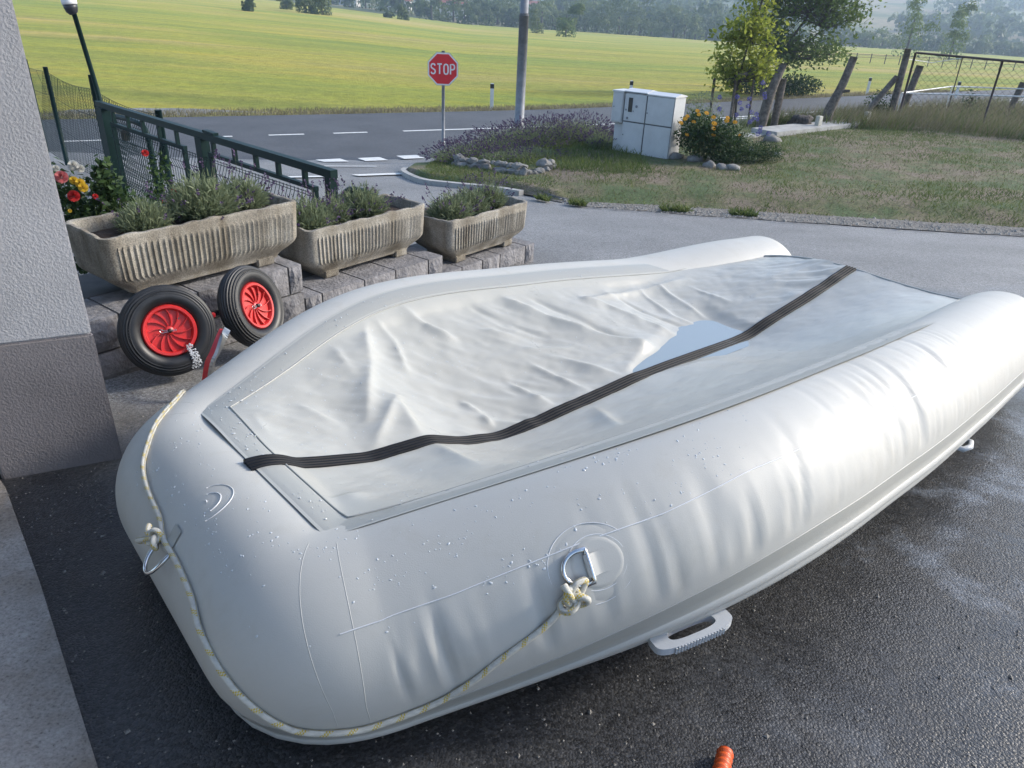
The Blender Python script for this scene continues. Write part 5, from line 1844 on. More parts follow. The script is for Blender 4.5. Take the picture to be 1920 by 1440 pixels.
def lavender(cx, cy, cz, rad, hgt, nblade, nflow, label, group, squash=1.0, th=0.0, flen=.10, tilt=None):
    root = empty('lavender_plant', (cx, cy, cz), label, 'lavender', group)
    def pts(n, lo, hi):
        ang = rng.uniform(0, 2 * np.pi, n); r = np.sqrt(rng.uniform(0, 1, n))
        el = r * 1.15
        ln = hgt * rng.uniform(lo, hi, n) * (1.0 - .18 * r)
        dx = np.sin(el) * np.cos(ang); dy = np.sin(el) * np.sin(ang) * squash; dz = np.cos(el)
        c, s = math.cos(th), math.sin(th)
        D = np.column_stack([dx * c - dy * s, dx * s + dy * c, dz])
        D[:, :2] *= rad / hgt * 1.15
        B0 = np.column_stack([D[:, 0] * rad * .35, D[:, 1] * rad * .35, np.zeros(n)]) + np.array([cx, cy, cz])
        return B0, D, ln
    B0, D, ln = pts(nblade, .45, 1.0)
    # needle leaves along the stems
    t = rng.uniform(.15, 1, (nblade, 1))
    st = B0 + D * ln[:, None] * t
    tip = st + unit(D + rng.normal(size=D.shape) * .45) * rng.uniform(.03, .055, (nblade, 1))
    v1 = blades_np(st, tip, rng.uniform(.005, .0085, nblade) * (1 if rad < .3 else 1.5))
    ns = nblade // 5
    v2 = blades_np(B0[:ns], B0[:ns] + D[:ns] * ln[:ns, None], np.full(ns, .003), .1)
    tag(npmesh('foliage', *merge([v1, v2]), M_lavleaf, root), kind='stuff')
    if nflow:
        B0, D, ln = pts(nflow, .9, 1.15)
        T = B0 + D * (ln + flen * rng.uniform(.4, 1.2, nflow))[:, None] + rng.normal(size=D.shape) * .012
        tag(npmesh('flower_stem', *blades_np(B0 + D * ln[:, None] * .6, T, np.full(nflow, .0028), .05), M_lavleaf, root), kind='stuff')
        cs = []
        for k in range(7):
            cs.append(T - unit(D) * (.006 * k) + rng.normal(size=D.shape) * .0035)
        C = np.concatenate(cs)
        tag(npmesh('flower_spike', *leaves_np(C, .014 if rad < .25 else .022, .2, .8), M_lavflow, root), kind='stuff')
    return root


def inplanter(T, x, y=0, dz=.28):
    p = T @ Vector((x, y, dz)); return p.x, p.y, p.z


lavG = None
for T, x, y, r, h, nb_, nf, lb in (
        (PT1, -.24, -.0, .13, .15, 1500, 10, 'sparse lavender plant at the pillar end of the largest planter'),
        (PT1, .10, .02, .20, .22, 3000, 45, 'biggest bushy lavender in the middle of the largest planter'),
        (PT1, .34, .03, .14, .18, 1700, 30, 'small lavender at the right end of the largest planter'),
        (PT2, -.36, .0, .17, .19, 1900, 60, 'lavender with many flower spikes at the left of the middle planter'),
        (PT2, -.12, .06, .14, .16, 1500, 40, 'low lavender in the centre of the middle planter'),
        (PT2, .14, .04, .17, .19, 1900, 40, 'round lavender at the right of the middle planter'),
        (PT3, -.26, -.02, .17, .19, 1800, 30, 'lavender nearest the middle planter in the last planter'),
        (PT3, .0, .02, .16, .19, 1700, 40, 'lavender in the centre of the last planter'),
        (PT3, .24, .03, .15, .19, 1500, 40, 'lavender at the driveway end of the last planter')):
    px, py, pz = inplanter(T, x, y)
    lavender(px, py, pz - .02, r * .98, h * 1.25, int(nb_ * 3.0), int(nf * .9), lb, 'lavender plants in the planters')
# lavender bed by the lamp column
for x, y, r, h, nf, lb in ((-1.02, 13.35, .34, .30, 170, 'lavender clump beside the stop sign post'), (-.62, 13.7, .40, .36, 190, 'second lavender clump from the stop sign'), (-.15, 14.3, .46, .42, 200, 'lavender clump in front of the lamp column'), (.30, 14.5, .46, .45, 200, 'lavender clump right of the lamp column'), (.72, 14.8, .45, .48, 200, 'tall lavender clump between lamp column and cabinets'), (1.10, 14.75, .40, .50, 180, 'tallest lavender clump left of the meter cabinet'), (1.38, 13.8, .2, .36, 60, 'small lavender clump against the meter cabinet'), (-.30, 12.75, .26, .22, 60, 'low lavender clump behind the stone edging'), (.18, 12.9, .26, .22, 50, 'low green lavender clump at the end of the stone edging')):
    lavender(x, y, lawn_z(x, y) - .02, r * 1.3, h * .86, 7000, int(nf * 2.2), lb, 'lavender bed at the junction')

# stones edging the bed ---------------------------------------------------------
M_stone = pm('limestone', (.17, .165, .155), rough=.9, var=.3, scale=7, bump=.015, bscale=25)


def stone_mb(c, s, seed):
    bm = bmesh.new(); bmesh.ops.create_icosphere(bm, subdivisions=2, radius=1)
    mb = MB()
    vs = []
    for v in bm.verts:
        n = v.co.normalized(); k = 1 + .45 * noise.noise(n * 1.3 + Vector((seed * 3.1, 0, 0))) + .15 * noise.noise(n * 3 + Vector((seed, 1, 0)))
        q = Vector((n.x * s[0], n.y * s[1], n.z * s[2])) * k
        q.z = max(q.z, -s[2] * .5)
        vs.append(Vector(c) + q)
    mb.add(vs, [tuple(v.index for v in f.verts) for f in bm.faces]); bm.free()
    return mb


random.seed(4)
edg = empty('stone_edging', (-.4, 11.9, -.85), 'row of rough grey stones edging the lavender bed', 'stones')
ep = smoothpts([Vector(p) for p in ((-1.12, 12.75, 0), (-.98, 12.35, 0), (-.68, 12.02, 0), (-.32, 11.55, 0), (0, 11.35, 0), (.28, 11.55, 0), (.5, 11.9, 0))], 4)
k = 0
for p in ep:
    for row in range(2 if random.random() < .6 else 1):
        s = random.uniform(.06, .12)
        q = p + Vector((random.uniform(-.04, .04), random.uniform(-.03, .03) + row * .1, 0))
        stone_mb((q.x, q.y, lawn_z(q.x, q.y) + .01 + row * .08), (s * random.uniform(.8, 1.2), s * .8, s * random.uniform(.5, .75)), k).build('stone', M_stone, edg, smooth=False); k += 1
fst = empty('flower_bed_stones', (3, 12.3, -.7), 'few pale rounded stones in front of the orange flowers', 'stones')
for x, y, s in ((2.60, 12.86, .13), (2.85, 12.62, .13), (3.0, 12.15, .12), (3.17, 11.98, .11), (3.33, 11.97, .12), (4.9, 15.2, .18), (4.45, 13.4, .09)):
    stone_mb((x, y, lawn_z(x, y) + .02), (s, s * .8, s * .6), k).build('stone', M_stone, fst, smooth=True); k += 1

# orange flowers, globe thistles, shrub -------------------------------------------
def bush_np(cx, cy, cz, rx, ry, h, n, size, power=.6):
    u = unit(rng.normal(size=(n, 3))); r = rng.uniform(0, 1, (n, 1)) ** power
    C = u * r * np.array([rx, ry, h / 2]) + np.array([cx, cy, cz + h / 2])
    k = np.array([noise.noise(Vector(c) * 3.2) for c in C * (1.6 / max(rx, .3)) * .5])
    C = C[(k > -.22) | (rng.uniform(0, 1, n) < .35)]
    return C


M_orangep = leafmat('orange_petal', (.55, .22, .012), (.75, .40, .02), 30, .3)
M_blue = leafmat('thistle_blue', (.08, .075, .26), (.18, .17, .42), 60, .1)
fx_, fy_ = 2.98, 12.75
fz_ = lawn_z(fx_, fy_)
fb = empty('orange_flower_bush', (fx_, fy_, fz_), 'bushy green plant with orange flowers beside the wide cabinet', 'flowers')
C = np.concatenate([bush_np(fx_ - .1, fy_, fz_, .40, .38, .80, 2600, .07), bush_np(fx_ + .25, fy_ - .1, fz_, .38, .36, .72, 1800, .07)])
npmesh('foliage', *leaves_np(C, .062, .5, .45), M_dkleaf, fb)
nst = 60
a = rng.uniform(0, 6.28, nst); r = np.sqrt(rng.uniform(0, 1, nst))
B0 = np.column_stack([fx_ + .08 * np.cos(a), fy_ + .08 * np.sin(a), np.full(nst, fz_)])
T = np.column_stack([fx_ + .05 + .50 * r * np.cos(a), fy_ + .4 * r * np.sin(a), fz_ + .70 + .12 * (1 - r)])
npmesh('stem', *blades_np(B0, T, np.full(nst, .008)), M_midleaf, fb)


def daisy(c, r, nrm, seed):
    mb = MB(); n = Vector(nrm).normalized(); x = n.orthogonal().normalized(); y = n.cross(x)
    for k in range(12):
        a = 2 * math.pi * k / 12
        d = x * math.cos(a) + y * math.sin(a); s = n.cross(d) * r * .22
        c0 = Vector(c) + d * r * .2; c1 = Vector(c) + d * r * .7 + n * r * .12; c2 = Vector(c) + d * r
        mb.add([c0, c1 - s, c2, c1 + s], [(0, 1, 2, 3)])
    mb.lathe([(r * .30, 0), (r * .24, r * .18), (.0005, r * .24)], 8, Matrix.Translation(c) @ n.to_track_quat('Z', 'Y').to_matrix().to_4x4())
    return mb


random.seed(9)
for k, (dx, dz) in enumerate(((-.40, .66), (-.36, .70), (-.22, .79), (-.20, .74), (-.08, .77), (.02, .72), (.06, .62), (.07, .54), (.25, .72), (.27, .66), (.40, .65), (-.33, .42), (.09, .44), (.55, .43), (-.25, .62), (-.46, .60))):
    yy = fy_ - .36 * math.sqrt(max(0, 1 - (dx / .62) ** 2)) + random.uniform(-.03, .12)
    daisy((fx_ + dx, yy, fz_ + dz), random.uniform(.038, .052), (random.uniform(-.3, .3), -.7, .8), k).build('flower', M_orangep, fb)
tx_, ty_ = 3.55, 13.1
tz_ = lawn_z(tx_, ty_)
tb = empty('globe_thistle', (tx_, ty_, tz_), 'tall globe thistle with round blue heads right of the orange flowers', 'thistle')
heads = ((-.38, .98), (-.36, .80), (-.10, 1.0), (-.02, .90), (.0, .82), (.10, .98), (.12, .86), (.22, .76), (.28, .74), (.24, .66), (.32, .66), (.18, .62), (.30, 1.22), (.34, 1.06), (.38, 1.0), (.42, .52), (.34, .44), (.55, .44), (.40, .47), (.28, .20), (-.05, .72))
hv = []
B0 = np.array([[tx_ + .05 + rng.normal() * .05, ty_ + rng.normal() * .05, tz_] for _ in heads]); T = np.array([[tx_ + dx, ty_ - .15 + random.uniform(-.1, .1), tz_ + dz] for dx, dz in heads])
npmesh('stem', *blades_np(B0, T, np.full(len(heads), .008), .1), M_lavleaf, tb)
for t in T:
    C = t + unit(rng.normal(size=(70, 3))) * .032
    npmesh('flower_head', *leaves_np(C, .026, 0, .4, dirs=(C - t) * 40), M_blue, tb)
C = bush_np(tx_ + .05, ty_, tz_, .34, .30, .55, 1100, .06)
npmesh('foliage', *leaves_np(C, .07, .4, .35), M_lavleaf, tb)
sh = empty('low_shrub', (3.75, 12.55, lawn_z(3.75, 12.55)), 'low dark green shrub spreading right of the orange flowers', 'shrub')
C = np.concatenate([bush_np(3.62, 12.6, lawn_z(3.6, 12.6) - .05, .36, .30, .42, 2200, .04), bush_np(4.05, 12.75, lawn_z(4, 12.7) - .05, .32, .28, .38, 1700, .04), bush_np(3.3, 12.45, lawn_z(3.3, 12.4) - .05, .28, .25, .34, 1300, .04)])
npmesh('foliage', *leaves_np(C, .042, .5, .4), M_dkleaf, sh)
sh2 = empty('grey_shrub', (3.35, 14.6, -.8), 'rounded grey-green shrub behind the globe thistle', 'shrub')
C = bush_np(3.3, 14.6, -.9, .45, .4, 1.15, 2600, .05)
npmesh('foliage', *leaves_np(C, .055, .4, .35), M_lavleaf, sh2)

# roses by the pillar -------------------------------------------------------------
M_rosep = leafmat('pink_petal', (.48, .12, .13), (.62, .26, .25), 40, .25)
M_roser = leafmat('red_petal', (.50, .03, .035), (.62, .07, .06), 40, .25)
M_rosey = leafmat('yellow_petal', (.62, .42, .03), (.78, .60, .10), 40, .3)
M_rosew = leafmat('white_petal', (.55, .55, .50), (.72, .70, .66), 40, .3)


def rose(par, c, r, mat, seed):
    random.seed(seed); mb = MB(); c = Vector(c); ax = Vector((.3, -.75, .5)).normalized(); x = ax.orthogonal().normalized(); y = ax.cross(x)
    for layer, (n, rr, op) in enumerate(((3, .35, .15), (5, .62, .40), (7, .9, .80), (7, 1.0, 1.15))):
        for k in range(n):
            a = 2 * math.pi * (k + .5 * layer) / n + random.uniform(-.15, .15)
            rows = []
            for t in (0, .4, .75, 1.0):
                row = []
                for s in (-1, -.4, .4, 1):
                    aa = a + s * (math.pi / n) * 1.25
                    rad = r * rr * (.25 + .75 * t ** .7) * (1 - .08 * abs(s))
                    h = r * (t * (1.1 - op * .75) - .2 * abs(s) * t + .15 * (1 - op))
                    row.append(c + (x * math.cos(aa) + y * math.sin(aa)) * rad + ax * h)
                rows.append(row)
            mb.grid(rows)
    return mb.build('flower', mat, par, smooth=True)


rb = empty('rose_bush', (-2.75, 4.6, G(-2.75, 4.6)), 'leafy rose bush with red, pink, yellow and white blooms beside the pillar', 'rose bush')
gz = G(-2.7, 4.6)
C = np.concatenate([bush_np(-2.78, 4.7, gz + .05, .36, .34, .72, 2600, .05), bush_np(-2.55, 4.75, gz + .05, .30, .3, .62, 1700, .05), bush_np(-2.62, 4.62, gz + .5, .10, .10, .42, 350, .04), bush_np(-2.98, 4.6, gz + .3, .2, .25, .6, 700, .05)])
npmesh('foliage', *leaves_np(C, .048, .5, .6), M_dkleaf, rb)
nst = 40; a = rng.uniform(0, 6.28, nst); r = np.sqrt(rng.uniform(0, 1, nst))
npmesh('cane', *blades_np(np.column_stack([-2.72 + .1 * np.cos(a), 4.68 + .1 * np.sin(a), np.full(nst, gz)]), np.column_stack([-2.72 + .35 * r * np.cos(a), 4.68 + .3 * r * np.sin(a), np.full(nst, gz + .7)]), np.full(nst, .008)), M_midleaf, rb)
for x, y, z, r, mt, sd in ((-2.735, 4.38, .475, .040, M_rosep, 1), (-2.70, 4.40, .36, .037, M_roser, 2), (-2.655, 4.42, .435, .030, M_rosey, 3), (-2.63, 4.40, .415, .030, M_rosey, 4), (-2.69, 4.42, .45, .026, M_rosey, 5), (-2.72, 4.5, .52, .034, M_rosew, 6), (-2.68, 4.5, .505, .026, M_rosew, 7), (-2.90, 4.5, .60, .030, M_rosew, 8), (-2.83, 4.5, .50, .022, M_rosew, 9), (-2.58, 4.42, .36, .018, M_roser, 10), (-2.72, 4.36, .28, .012, M_rosey, 11), (-2.86, 4.45, .54, .02, M_rosew, 12)):
    rose(rb, (x, y, z), r, mt, sd)
rb2 = empty('rose_bush', (-2.55, 5.35, G(-2.5, 5.3)), 'thin rose bush with small red blooms seen through the green gate mesh', 'rose bush')
gz = G(-2.5, 5.3)
C = np.concatenate([bush_np(-2.62, 5.35, gz + .25, .13, .12, .62, 420, .04), bush_np(-2.42, 5.4, gz + .05, .22, .18, .5, 600, .04)])
npmesh('foliage', *leaves_np(C, .038, .4, .6), M_dkleaf, rb2)
npmesh('cane', *blades_np(np.column_stack([np.full(14, -2.52) + rng.normal(size=14) * .03, np.full(14, 5.36), np.full(14, gz)]), np.column_stack([-2.55 + rng.normal(size=14) * .14, 5.36 + rng.normal(size=14) * .06, gz + .45 + rng.uniform(0, .4, 14)]), np.full(14, .007)), M_midleaf, rb2)
for x, y, z, r, sd in ((-2.64, 5.24, .47, .026, 21), (-2.46, 5.22, .21, .034, 22), (-2.55, 5.22, .13, .028, 23)): rose(rb2, (x, y, z), r, M_roser, sd)

# grass ---------------------------------------------------------------------------
def grass_patch(name, n, xr, yfn, zf, hlo, hhi, w, mat, label, lean=.5, dens=None, wind=(.0, 0)):
    X = []; 
    x = rng.uniform(xr[0], xr[1], n * 2); t = rng.uniform(0, 1, n * 2)
    B = []
    for xi, ti in zip(x, t):
        y0, y1 = yfn(xi)
        yi = y0 + (y1 - y0) * ti
        if dens is not None and rng.uniform() > dens(xi, yi): continue
        B.append((xi, yi, zf(xi, yi)))
        if len(B) >= n: break
    B = np.array(B); k = len(B)
    h = rng.uniform(hlo, hhi, k)
    D = rng.normal(size=(k, 3)) * lean; D[:, 2] = 1; D[:, 0] += wind[0]; D[:, 1] += wind[1]
    T = B + unit(D) * h[:, None]
    return tag(npmesh(name, *blades_np(B, T, w * rng.uniform(.7, 1.3, k), .25), mat), label, 'grass', kind='stuff')


def lawn_d(x, y):
    return clampf(.50 + 1.5 * noise.noise((x * .55, y * .55, 11)) + .6 * noise.noise((x * 2.2, y * 2.2, 4)) - .35 * math.exp(-((x - 5.2) / 2.2) ** 2 - ((y - 12.6) / 1.2) ** 2), .06, 1)


grass_patch('lawn_grass', 52000, (-1.6, 11), lambda x: (ledge_y(x) + .05, min(ledge_y(x) + 9, lback_y(x))), lawn_z, .025, .075, .007, M_grass, 'short patchy green grass of the lawn by the driveway', .8, lawn_d)
M_drylawn = leafmat('dry_lawn_blades', (.10, .085, .052), (.22, .185, .12), 2, .25)
grass_patch('dry_lawn_grass', 20000, (-1.4, 11), lambda x: (ledge_y(x) + .05, min(ledge_y(x) + 8, lback_y(x))), lawn_z, .02, .06, .006, M_drylawn, 'short dry straw-coloured grass on the lawn', 1.1, lambda x, y: 1.05 - lawn_d(x, y))
grass_patch('tall_dry_grass', 16000, (5.4, 15), lambda x: (max(ledge_y(x) + 8.6 + (.0 if x < 9 else -.6 * (x - 9)), 16.3), lback_y(x) - .3), lawn_z, .18, .55, .009, M_dry, 'tall dry grass around the posts and the mesh frame', .35, lambda x, y: .65 + .6 * noise.noise((x * .8, y * .8, 3)), (.35, 0))
grass_patch('tall_green_grass', 9000, (4.6, 15), lambda x: (max(ledge_y(x) + 8.4 - (.6 * max(0, x - 9)), 15.9), lback_y(x) - .3), lawn_z, .15, .45, .011, M_grass, 'green grass under the tall dry stalks', .4, lambda x, y: .6 + .8 * noise.noise((x * .7, y * .7, 6)), (.2, 0))
grass_patch('verge_grass', 9000, (-1.5, 2.0), lambda x: (ledge_y(x) + 1.8, min(lback_y(x) - .1, 17.5)), lawn_z, .05, .18, .010, M_grass, 'longer grass round the lavender bed', .5)
grass_patch('edge_weeds', 1500, (.2, 3.2), lambda x: (ledge_y(x) - .35, ledge_y(x) - .18), lambda x, y: max(G(x, y), lawn_z(x, y)), .04, .12, .016, M_grass, 'green weeds in the gravel at the driveway edge', .9, lambda x, y: 1.0 if noise.noise((x * 2.3, 0, 5)) > .12 else 0)
M_field_blade = leafmat('meadow_blades', (.075, .115, .014), (.14, .15, .03), .6, .4)
def fy0(x):
    p, (t, nn) = road_at(x); return p.y + 3.2 / max(.3, nn.y)
def field_z(x, y):
    a = x / y; y0 = min(max(road_far_r(a), 9), 80); f = (y - y0) / (230 - y0); z0 = rz(Vector((a * y0, y0, 0)))
    return z0 - .03 + (field_far(a) - z0) * f - .10 * sstep(0, 1.5, y - y0) * (1 - sstep(1.5, 5, y - y0))
grass_patch('roadside_grass', 26000, (-16, 22), lambda x: (fy0(x) + .05, fy0(x) + 2.2), field_z, .05, .16, .014, M_dry, 'dry grass verge on the far side of the road', .5)

# trees -----------------------------------------------------------------------------
def tree(name, base, trunks, crown, nlimb, nleaf, lsize, mat, label, cat='tree', group=None, droop=.2, clump=.28, layers=0):
    """trunks: list of (polyline, radii); crown: list of ellipsoids (cx,cy,cz,rx,ry,rz)"""
    root = empty(name, base, label, cat, group)
    mb = MB(); ends = []
    for P, rs in trunks:
        PP = smoothpts([Vector(p) for p in P], 5); n = len(PP)
        mb.tube(PP, [float(np.interp(i / (n - 1), np.linspace(0, 1, len(rs)), rs)) for i in range(n)], 8)
    centres = []
    for k in range(nlimb):
        e = crown[k % len(crown)]
        u = rng.normal(size=3); u /= np.linalg.norm(u); r = rng.uniform(.45, 1.0)
        tip = Vector((e[0] + u[0] * r * e[3], e[1] + u[1] * r * e[4], e[2] + u[2] * r * e[5]))
        P, rs = trunks[k % len(trunks)]
        best = min((Vector(p) for p in P[1:]), key=lambda q: (q - tip).length + max(0, q.z - tip.z + .1) * 3)
        mid = best.lerp(tip, .5) + Vector((rng.normal() * .05, rng.normal() * .05, -.06 * (tip - best).length))
        mb.tube(smoothpts([best, mid, tip], 3), [rs[-1] * .8 + .004] * 3 + [rs[-1] * .5] * 3 + [.003], 5)
        centres.append(np.array(tip)); centres.append(np.array(mid.lerp(tip, .5)))
    mb.build('trunk', M_twig, root, smooth=True)
    cs = np.array(centres); pick = rng.integers(0, len(cs), nleaf)
    sc = np.array([crown[0][3], crown[0][4], crown[0][5]])
    C = cs[pick] + rng.normal(size=(nleaf, 3)) * sc * clump * np.array([1, 1, .7])
    npmesh('crown', *leaves_np(C, lsize, .6, .55, droop), mat, root)
    return root


tree('young_tree', (4.75, 17.6, -.75), [([(4.76, 17.6, -.75), (4.70, 17.6, .2), (4.76, 17.6, 1.0), (4.90, 17.6, 1.9), (4.98, 17.6, 2.8)], [.028, .024, .02, .012])],
     [(4.45, 17.6, .85, .45, .45, .5), (4.55, 17.5, 1.4, .5, .45, .4), (4.95, 17.5, 1.1, .5, .45, .55), (4.85, 17.6, 1.9, .5, .5, .5), (5.15, 17.6, .6, .35, .35, .35), (4.5, 17.6, .35, .35, .35, .25)], 80, 2700, .115, M_ltleaf, 'young tree with bright yellow-green leaves inside the stakes', clump=.32, droop=.5)
tx0, ty0 = 10.2, 33.5
tree('roadside_tree', (tx0, ty0, -1.5), [([(tx0 - .2, ty0, -1.5), (tx0 - .2, ty0, .2), (tx0 + .1, ty0, 1.6), (tx0 + .5, ty0, 3.2)], [.09, .07, .05, .02]), ([(tx0, ty0, -1.5), (tx0 + .4, ty0, .3), (tx0 + 1.1, ty0, 1.7), (tx0 + 1.9, ty0, 3.3)], [.08, .06, .045, .02]), ([(tx0 - .1, ty0, -1.5), (tx0 - .5, ty0, .4), (tx0 - .7, ty0, 2.2)], [.07, .05, .02]), ([(tx0 + .1, ty0, -1.5), (tx0 + .7, ty0, .0), (tx0 + 1.8, ty0, 1.2)], [.06, .04, .02])],
     [(tx0 + .2, ty0, 1.2, 1.4, 1.2, 1.3), (tx0 + 1.5, ty0, 1.9, 1.3, 1.2, 1.3), (tx0 + .3, ty0, 3.0, 1.6, 1.3, 1.2), (tx0 + 2.0, ty0, 3.1, 1.2, 1.2, 1.2), (tx0 + 1.9, ty0, .5, 1.1, .9, .7), (tx0 + .3, ty0, .3, 1.2, .9, .8), (tx0 + 2.6, ty0, 2.2, 1.0, .9, 1.0), (tx0 - .7, ty0, 2.0, 1.0, 1, 1.2), (tx0 + .6, ty0, 4.3, 1.7, 1.3, 1.0)], 190, 9000, .17, M_midleaf, 'dark green many-stemmed tree on the far side of the road', clump=.24)
def shrub(x, y, z, rx, ry, h, n, s, mat, label, group=None, name='shrub'):
    o = empty(name, (x, y, z), label, 'shrub', group)
    C = bush_np(x, y, z - .1, rx, ry, h + .1, n, s)
    npmesh('foliage', *leaves_np(C, s, .5, .55), mat, o)
    npmesh('stem', *blades_np(np.column_stack([x + rng.normal(size=12) * rx * .1, y + rng.normal(size=12) * ry * .1, np.full(12, z - .1)]), np.column_stack([x + rng.normal(size=12) * rx * .35, y + rng.normal(size=12) * ry * .3, np.full(12, z + h * .7)]), np.full(12, .02 + .01 * rx)), M_twig, o)
    return o


shrub(9.5, 34.2, -1.5, 1.0, .9, 1.4, 2600, .13, M_dkleaf, 'dense dark shrub at the foot of the roadside tree')
shrub(11.6, 34.4, -1.5, 1.3, .9, .9, 2400, .13, M_dkleaf, 'low spreading shrub right of the roadside tree')
shrub(8.7, 19.4, -.75, .40, .35, .85, 900, .06, M_dkleaf, 'dark shrub growing under the slanting brace')
shrub(12.05, 21.5, -.75, .25, .25, .95, 220, .07, M_dkleaf, 'slender shrub behind the wire netting')

# ================================================================== far trees, houses, haze
def far_tree_arr(x, y, z, w, h, n, s, seed, slim=1.0):
    """leaf clumps of a distant tree: several lobes"""
    r = np.random.default_rng(seed)
    L_ = []; NN = []
    nl = 5 + seed % 4
    for k in range(nl):
        cx = r.normal() * w * .24; cy = r.normal() * w * .24; cz = h * r.uniform(.22, .84)
        rr = w * r.uniform(.20, .34) * (1.1 - .5 * cz / h)
        m = n // nl
        u = r.normal(size=(m, 3)); u /= np.linalg.norm(u, axis=1, keepdims=True)
        u[:, 2] = np.abs(u[:, 2]) * .75 + u[:, 2] * .25
        L_.append(np.array([x + cx, y + cy, z + cz]) + u * (r.uniform(.72, 1.05, (m, 1))) * np.array([rr, rr, rr * 1.05 * slim])); NN.append(u)
    # skirt to the ground
    m = n // 3
    u = r.normal(size=(m, 3)); u[:, 2] = 0; u /= np.linalg.norm(u, axis=1, keepdims=True)
    v_ = u * r.uniform(.7, 1, (m, 1)) * w * .40; v_[:, 2] = r.uniform(0, h * .45, m)
    L_.append(np.array([x, y, z]) + v_); NN.append(u + np.array([0, 0, .1]))
    return np.concatenate(L_), np.concatenate(NN)


def far_tree(x, y, z, w, h, n, s, seed, label, group, mat=None, name='far_tree', slim=1.0):
    o = empty(name, (x, y, z), label, 'tree', group)
    MB().tube([(x, y, z - .3), (x, y, z + h * .5)], [w * .035, w * .02], 6).build('trunk', M_twig, o)
    C_, N_ = far_tree_arr(x, y, z, w, h, n, s, seed, slim)
    npmesh('crown', *leaves_np(C_, s, .5, .75, norms=N_), mat or M_farleaf, o)
    return o


random.seed(21)
# singled-out meadow trees and bushes
for x, y, w, h, n, lb in ((-60.2, 130, 3.4, 3.0, 300, 'round dark bush on the meadow above the lamp head'), (-37.9, 110, 2.0, 2.9, 260, 'small pointed tree on the meadow left of the centre'), (-44.6, 150, 3.0, 2.2, 220, 'flat low bush on the far meadow'), (-33.0, 130, 4.0, 5.6, 520, 'taller slender tree at the right of the meadow group'), (-36.4, 133, 4.2, 5.0, 480, 'broad tree behind the slender meadow tree'), (-34.6, 131, 1.4, 1.5, 160, 'little bush at the foot of the slender meadow tree'), (-30.9, 178, 2.6, 1.8, 180, 'round shrub on the distant meadow'), (-27.2, 174, 2.6, 4.0, 260, 'small upright tree on the distant meadow'), (-25.6, 170, 1.6, 1.8, 120, 'tiny bush on the distant meadow'), (6.8, 150, 5.0, 7.2, 620, 'pale bushy tree standing alone before the wood edge'), (1.6, 165, 3.6, 4.6, 340, 'dark bush behind the lamp column')):
    far_tree(x, y, field_z(x, y) - .1, w, h, n * 3, .34, int(abs(x) * 10), lb, 'trees standing on the meadow', M_midleaf if 'pale' in lb else M_farleaf)
for x, y, w, h, lb in ((55.8, 120, 5.2, 10.5, 'slender poplar left of the two behind the mesh frame'), (62.3, 120, 4.6, 8.0, 'shorter slender poplar right of the two behind the mesh frame')):
    far_tree(x, y, field_z(x, y), w, h, 900, .34, int(x), lb, 'poplars behind the frame', M_midleaf, slim=2.1)
# trees along the wood edge
k = 0
for a in np.arange(-.12, .70, .0135):
    y = 232 + random.uniform(-8, 16)
    if .335 < a < .36: continue
    big = 1.0 if a < .32 else .75
    h = random.uniform(6.0, 11.5) * big; w = h * random.uniform(.85, 1.25)
    if -.12 < a < -.06: h *= 1.5
    if a > .36: h *= .72
    h *= .85
    far_tree(a * y, y, field_far(a) - .2, w, h, 420, .75, 100 + k, 'dark leafy tree in the row along the far edge of the meadow', 'trees along the far edge of the meadow'); k += 1
for a in np.arange(-.42, -.13, .02):
    y = 262 + random.uniform(-6, 14); h = random.uniform(4, 8)
    far_tree(a * y, y, hill_z(a, y) - .3, h * 1.2, h, 260, .75, 300 + k, 'tree in the scattered row before the distant houses', 'trees before the distant houses'); k += 1
# wooded hillside as one mass
C = []; S = []; NH = []
k = 0
while k < 760:
    a = random.uniform(-.62, .86); y = 250 + 470 * random.random() ** .8
    dn = noise.noise((a * y * .012, y * .020, 2.5)) + .45 * noise.noise((a * y * .05, y * .06, 5))
    if dn < (.04 if a > .05 else .18): continue
    h = random.uniform(4.5, 11)
    arr, nn_ = far_tree_arr(a * y, y, hill_z(a, y) - .3, h * 1.15, h, 90, 1, 1000 + k)
    C.append(arr); NH.append(nn_); S.append(np.full(len(arr), random.uniform(1.3, 2.0))); k += 1
C = np.concatenate(C); S = np.concatenate(S)
tag(npmesh('hillside_wood', *leaves_np(C, S, .5, .85, norms=np.concatenate(NH)), M_farleaf), 'hazy wood covering the far hillside', 'wood', kind='stuff')
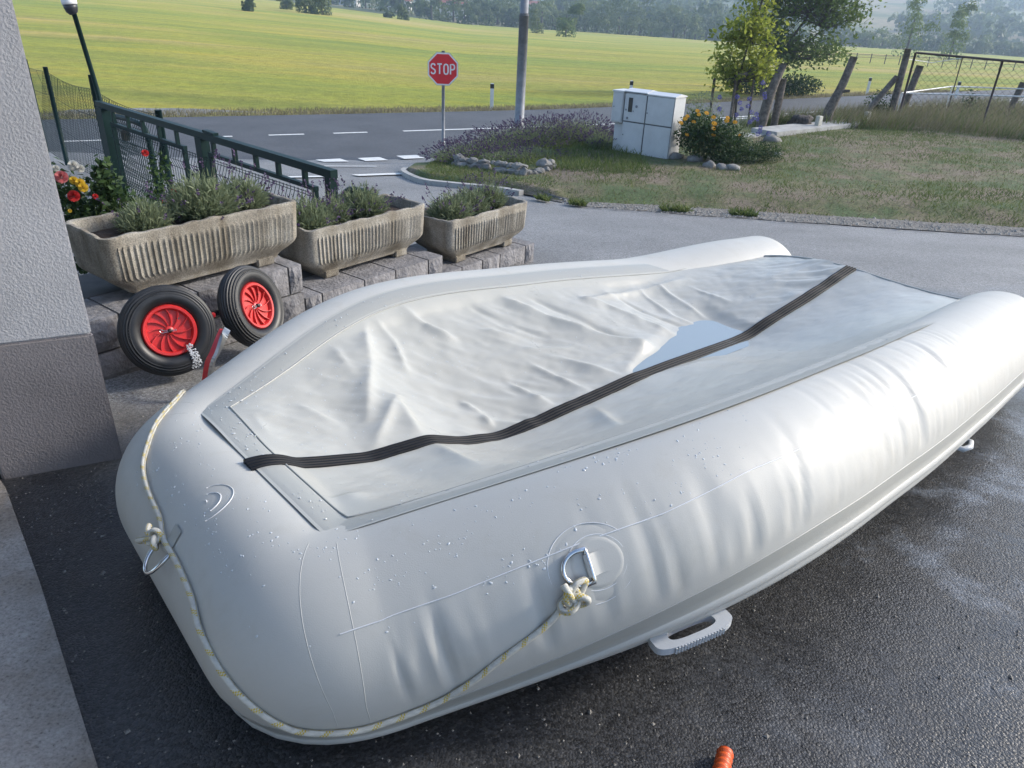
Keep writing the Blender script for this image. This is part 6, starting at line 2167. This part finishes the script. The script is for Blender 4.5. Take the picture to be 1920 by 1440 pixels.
# houses far off
M_hw = pm('far_wall', (.5, .48, .45), rough=.8); M_hr = pm('far_roof', (.30, .10, .07), rough=.8); M_hg = pm('far_window', (.03, .035, .04), rough=.2)
for a, y, w, h, lb in ((-.094, 285, 9, 4.2, 'distant white house with a red roof left of the wood'), (-.162, 300, 10, 3.2, 'distant pale house among trees, second from left'), (-.222, 300, 8, 2.8, 'distant low pale house farthest left in the hamlet'), (.008, 330, 8, 3.6, 'distant house with a pink roof above the wood edge'), (-.38, 245, 8, 1.2, 'low white polytunnel at the far left of the meadow')):
    x = a * y; z = hill_z(a, y) - .3 + (1.5 if a > 0 else .4)
    hsx = empty('far_house', (x, y, z), lb, 'house', 'houses beyond the meadow')
    MB().box((x, y, z + h / 2 - .8), (w, 7, h + 1.6)).build('wall', M_hw, hsx)
    rf = MB(); rf.add([(x - w / 2 - .4, y - 3.9, z + h), (x + w / 2 + .4, y - 3.9, z + h), (x + w / 2 + .4, y + 3.9, z + h), (x - w / 2 - .4, y + 3.9, z + h), (x - w / 2 - .4, y, z + h + 2.4), (x + w / 2 + .4, y, z + h + 2.4)], [(0, 1, 5, 4), (2, 3, 4, 5), (0, 4, 3), (1, 2, 5), (0, 3, 2, 1)])
    rf.build('roof', M_hr if h > 1.5 else M_hw, hsx)
    for q in (-.3, 0, .3):
        MB().box((x + q * w, y - 3.51, z + h * .5), (1.1, .06, 1.3)).build('window', M_hg, hsx)
# farm fence far right
ff = empty('field_fence', (40, 88, -2.5), 'low wooden post fence crossing the far meadow at the right', 'fence')
for q in range(24):
    x = 31 + q * 1.6; y = 88 + .05 * q
    z = field_z(x, y)
    MB().tube([(x, y, z - .2), (x, y, z + .85)], .05, 5).build('post', M_twig, ff)
for dz in (.45, .75): MB().tube([(31 + q * 1.6, 88 + .05 * q, field_z(31 + q * 1.6, 88 + .05 * q) + dz) for q in range(24)], .018, 4).build('rail', M_twig, ff)
# the hazy air
m = bpy.data.materials.new('morning_haze'); m.use_nodes = True; nt = m.node_tree; nt.nodes.clear()
vo = nt.nodes.new('ShaderNodeVolumePrincipled'); vo.inputs['Color'].default_value = (.60, .78, 1.0, 1); vo.inputs['Density'].default_value = .0009; vo.inputs['Anisotropy'].default_value = .35
ou = nt.nodes.new('ShaderNodeOutputMaterial'); nt.links.new(vo.outputs[0], ou.inputs['Volume'])
hz = MB().box((0, 560, 22), (3200, 1400, 84)).build('haze', m)
tag(hz, 'pale blue morning haze over the valley', 'haze', kind='stuff')
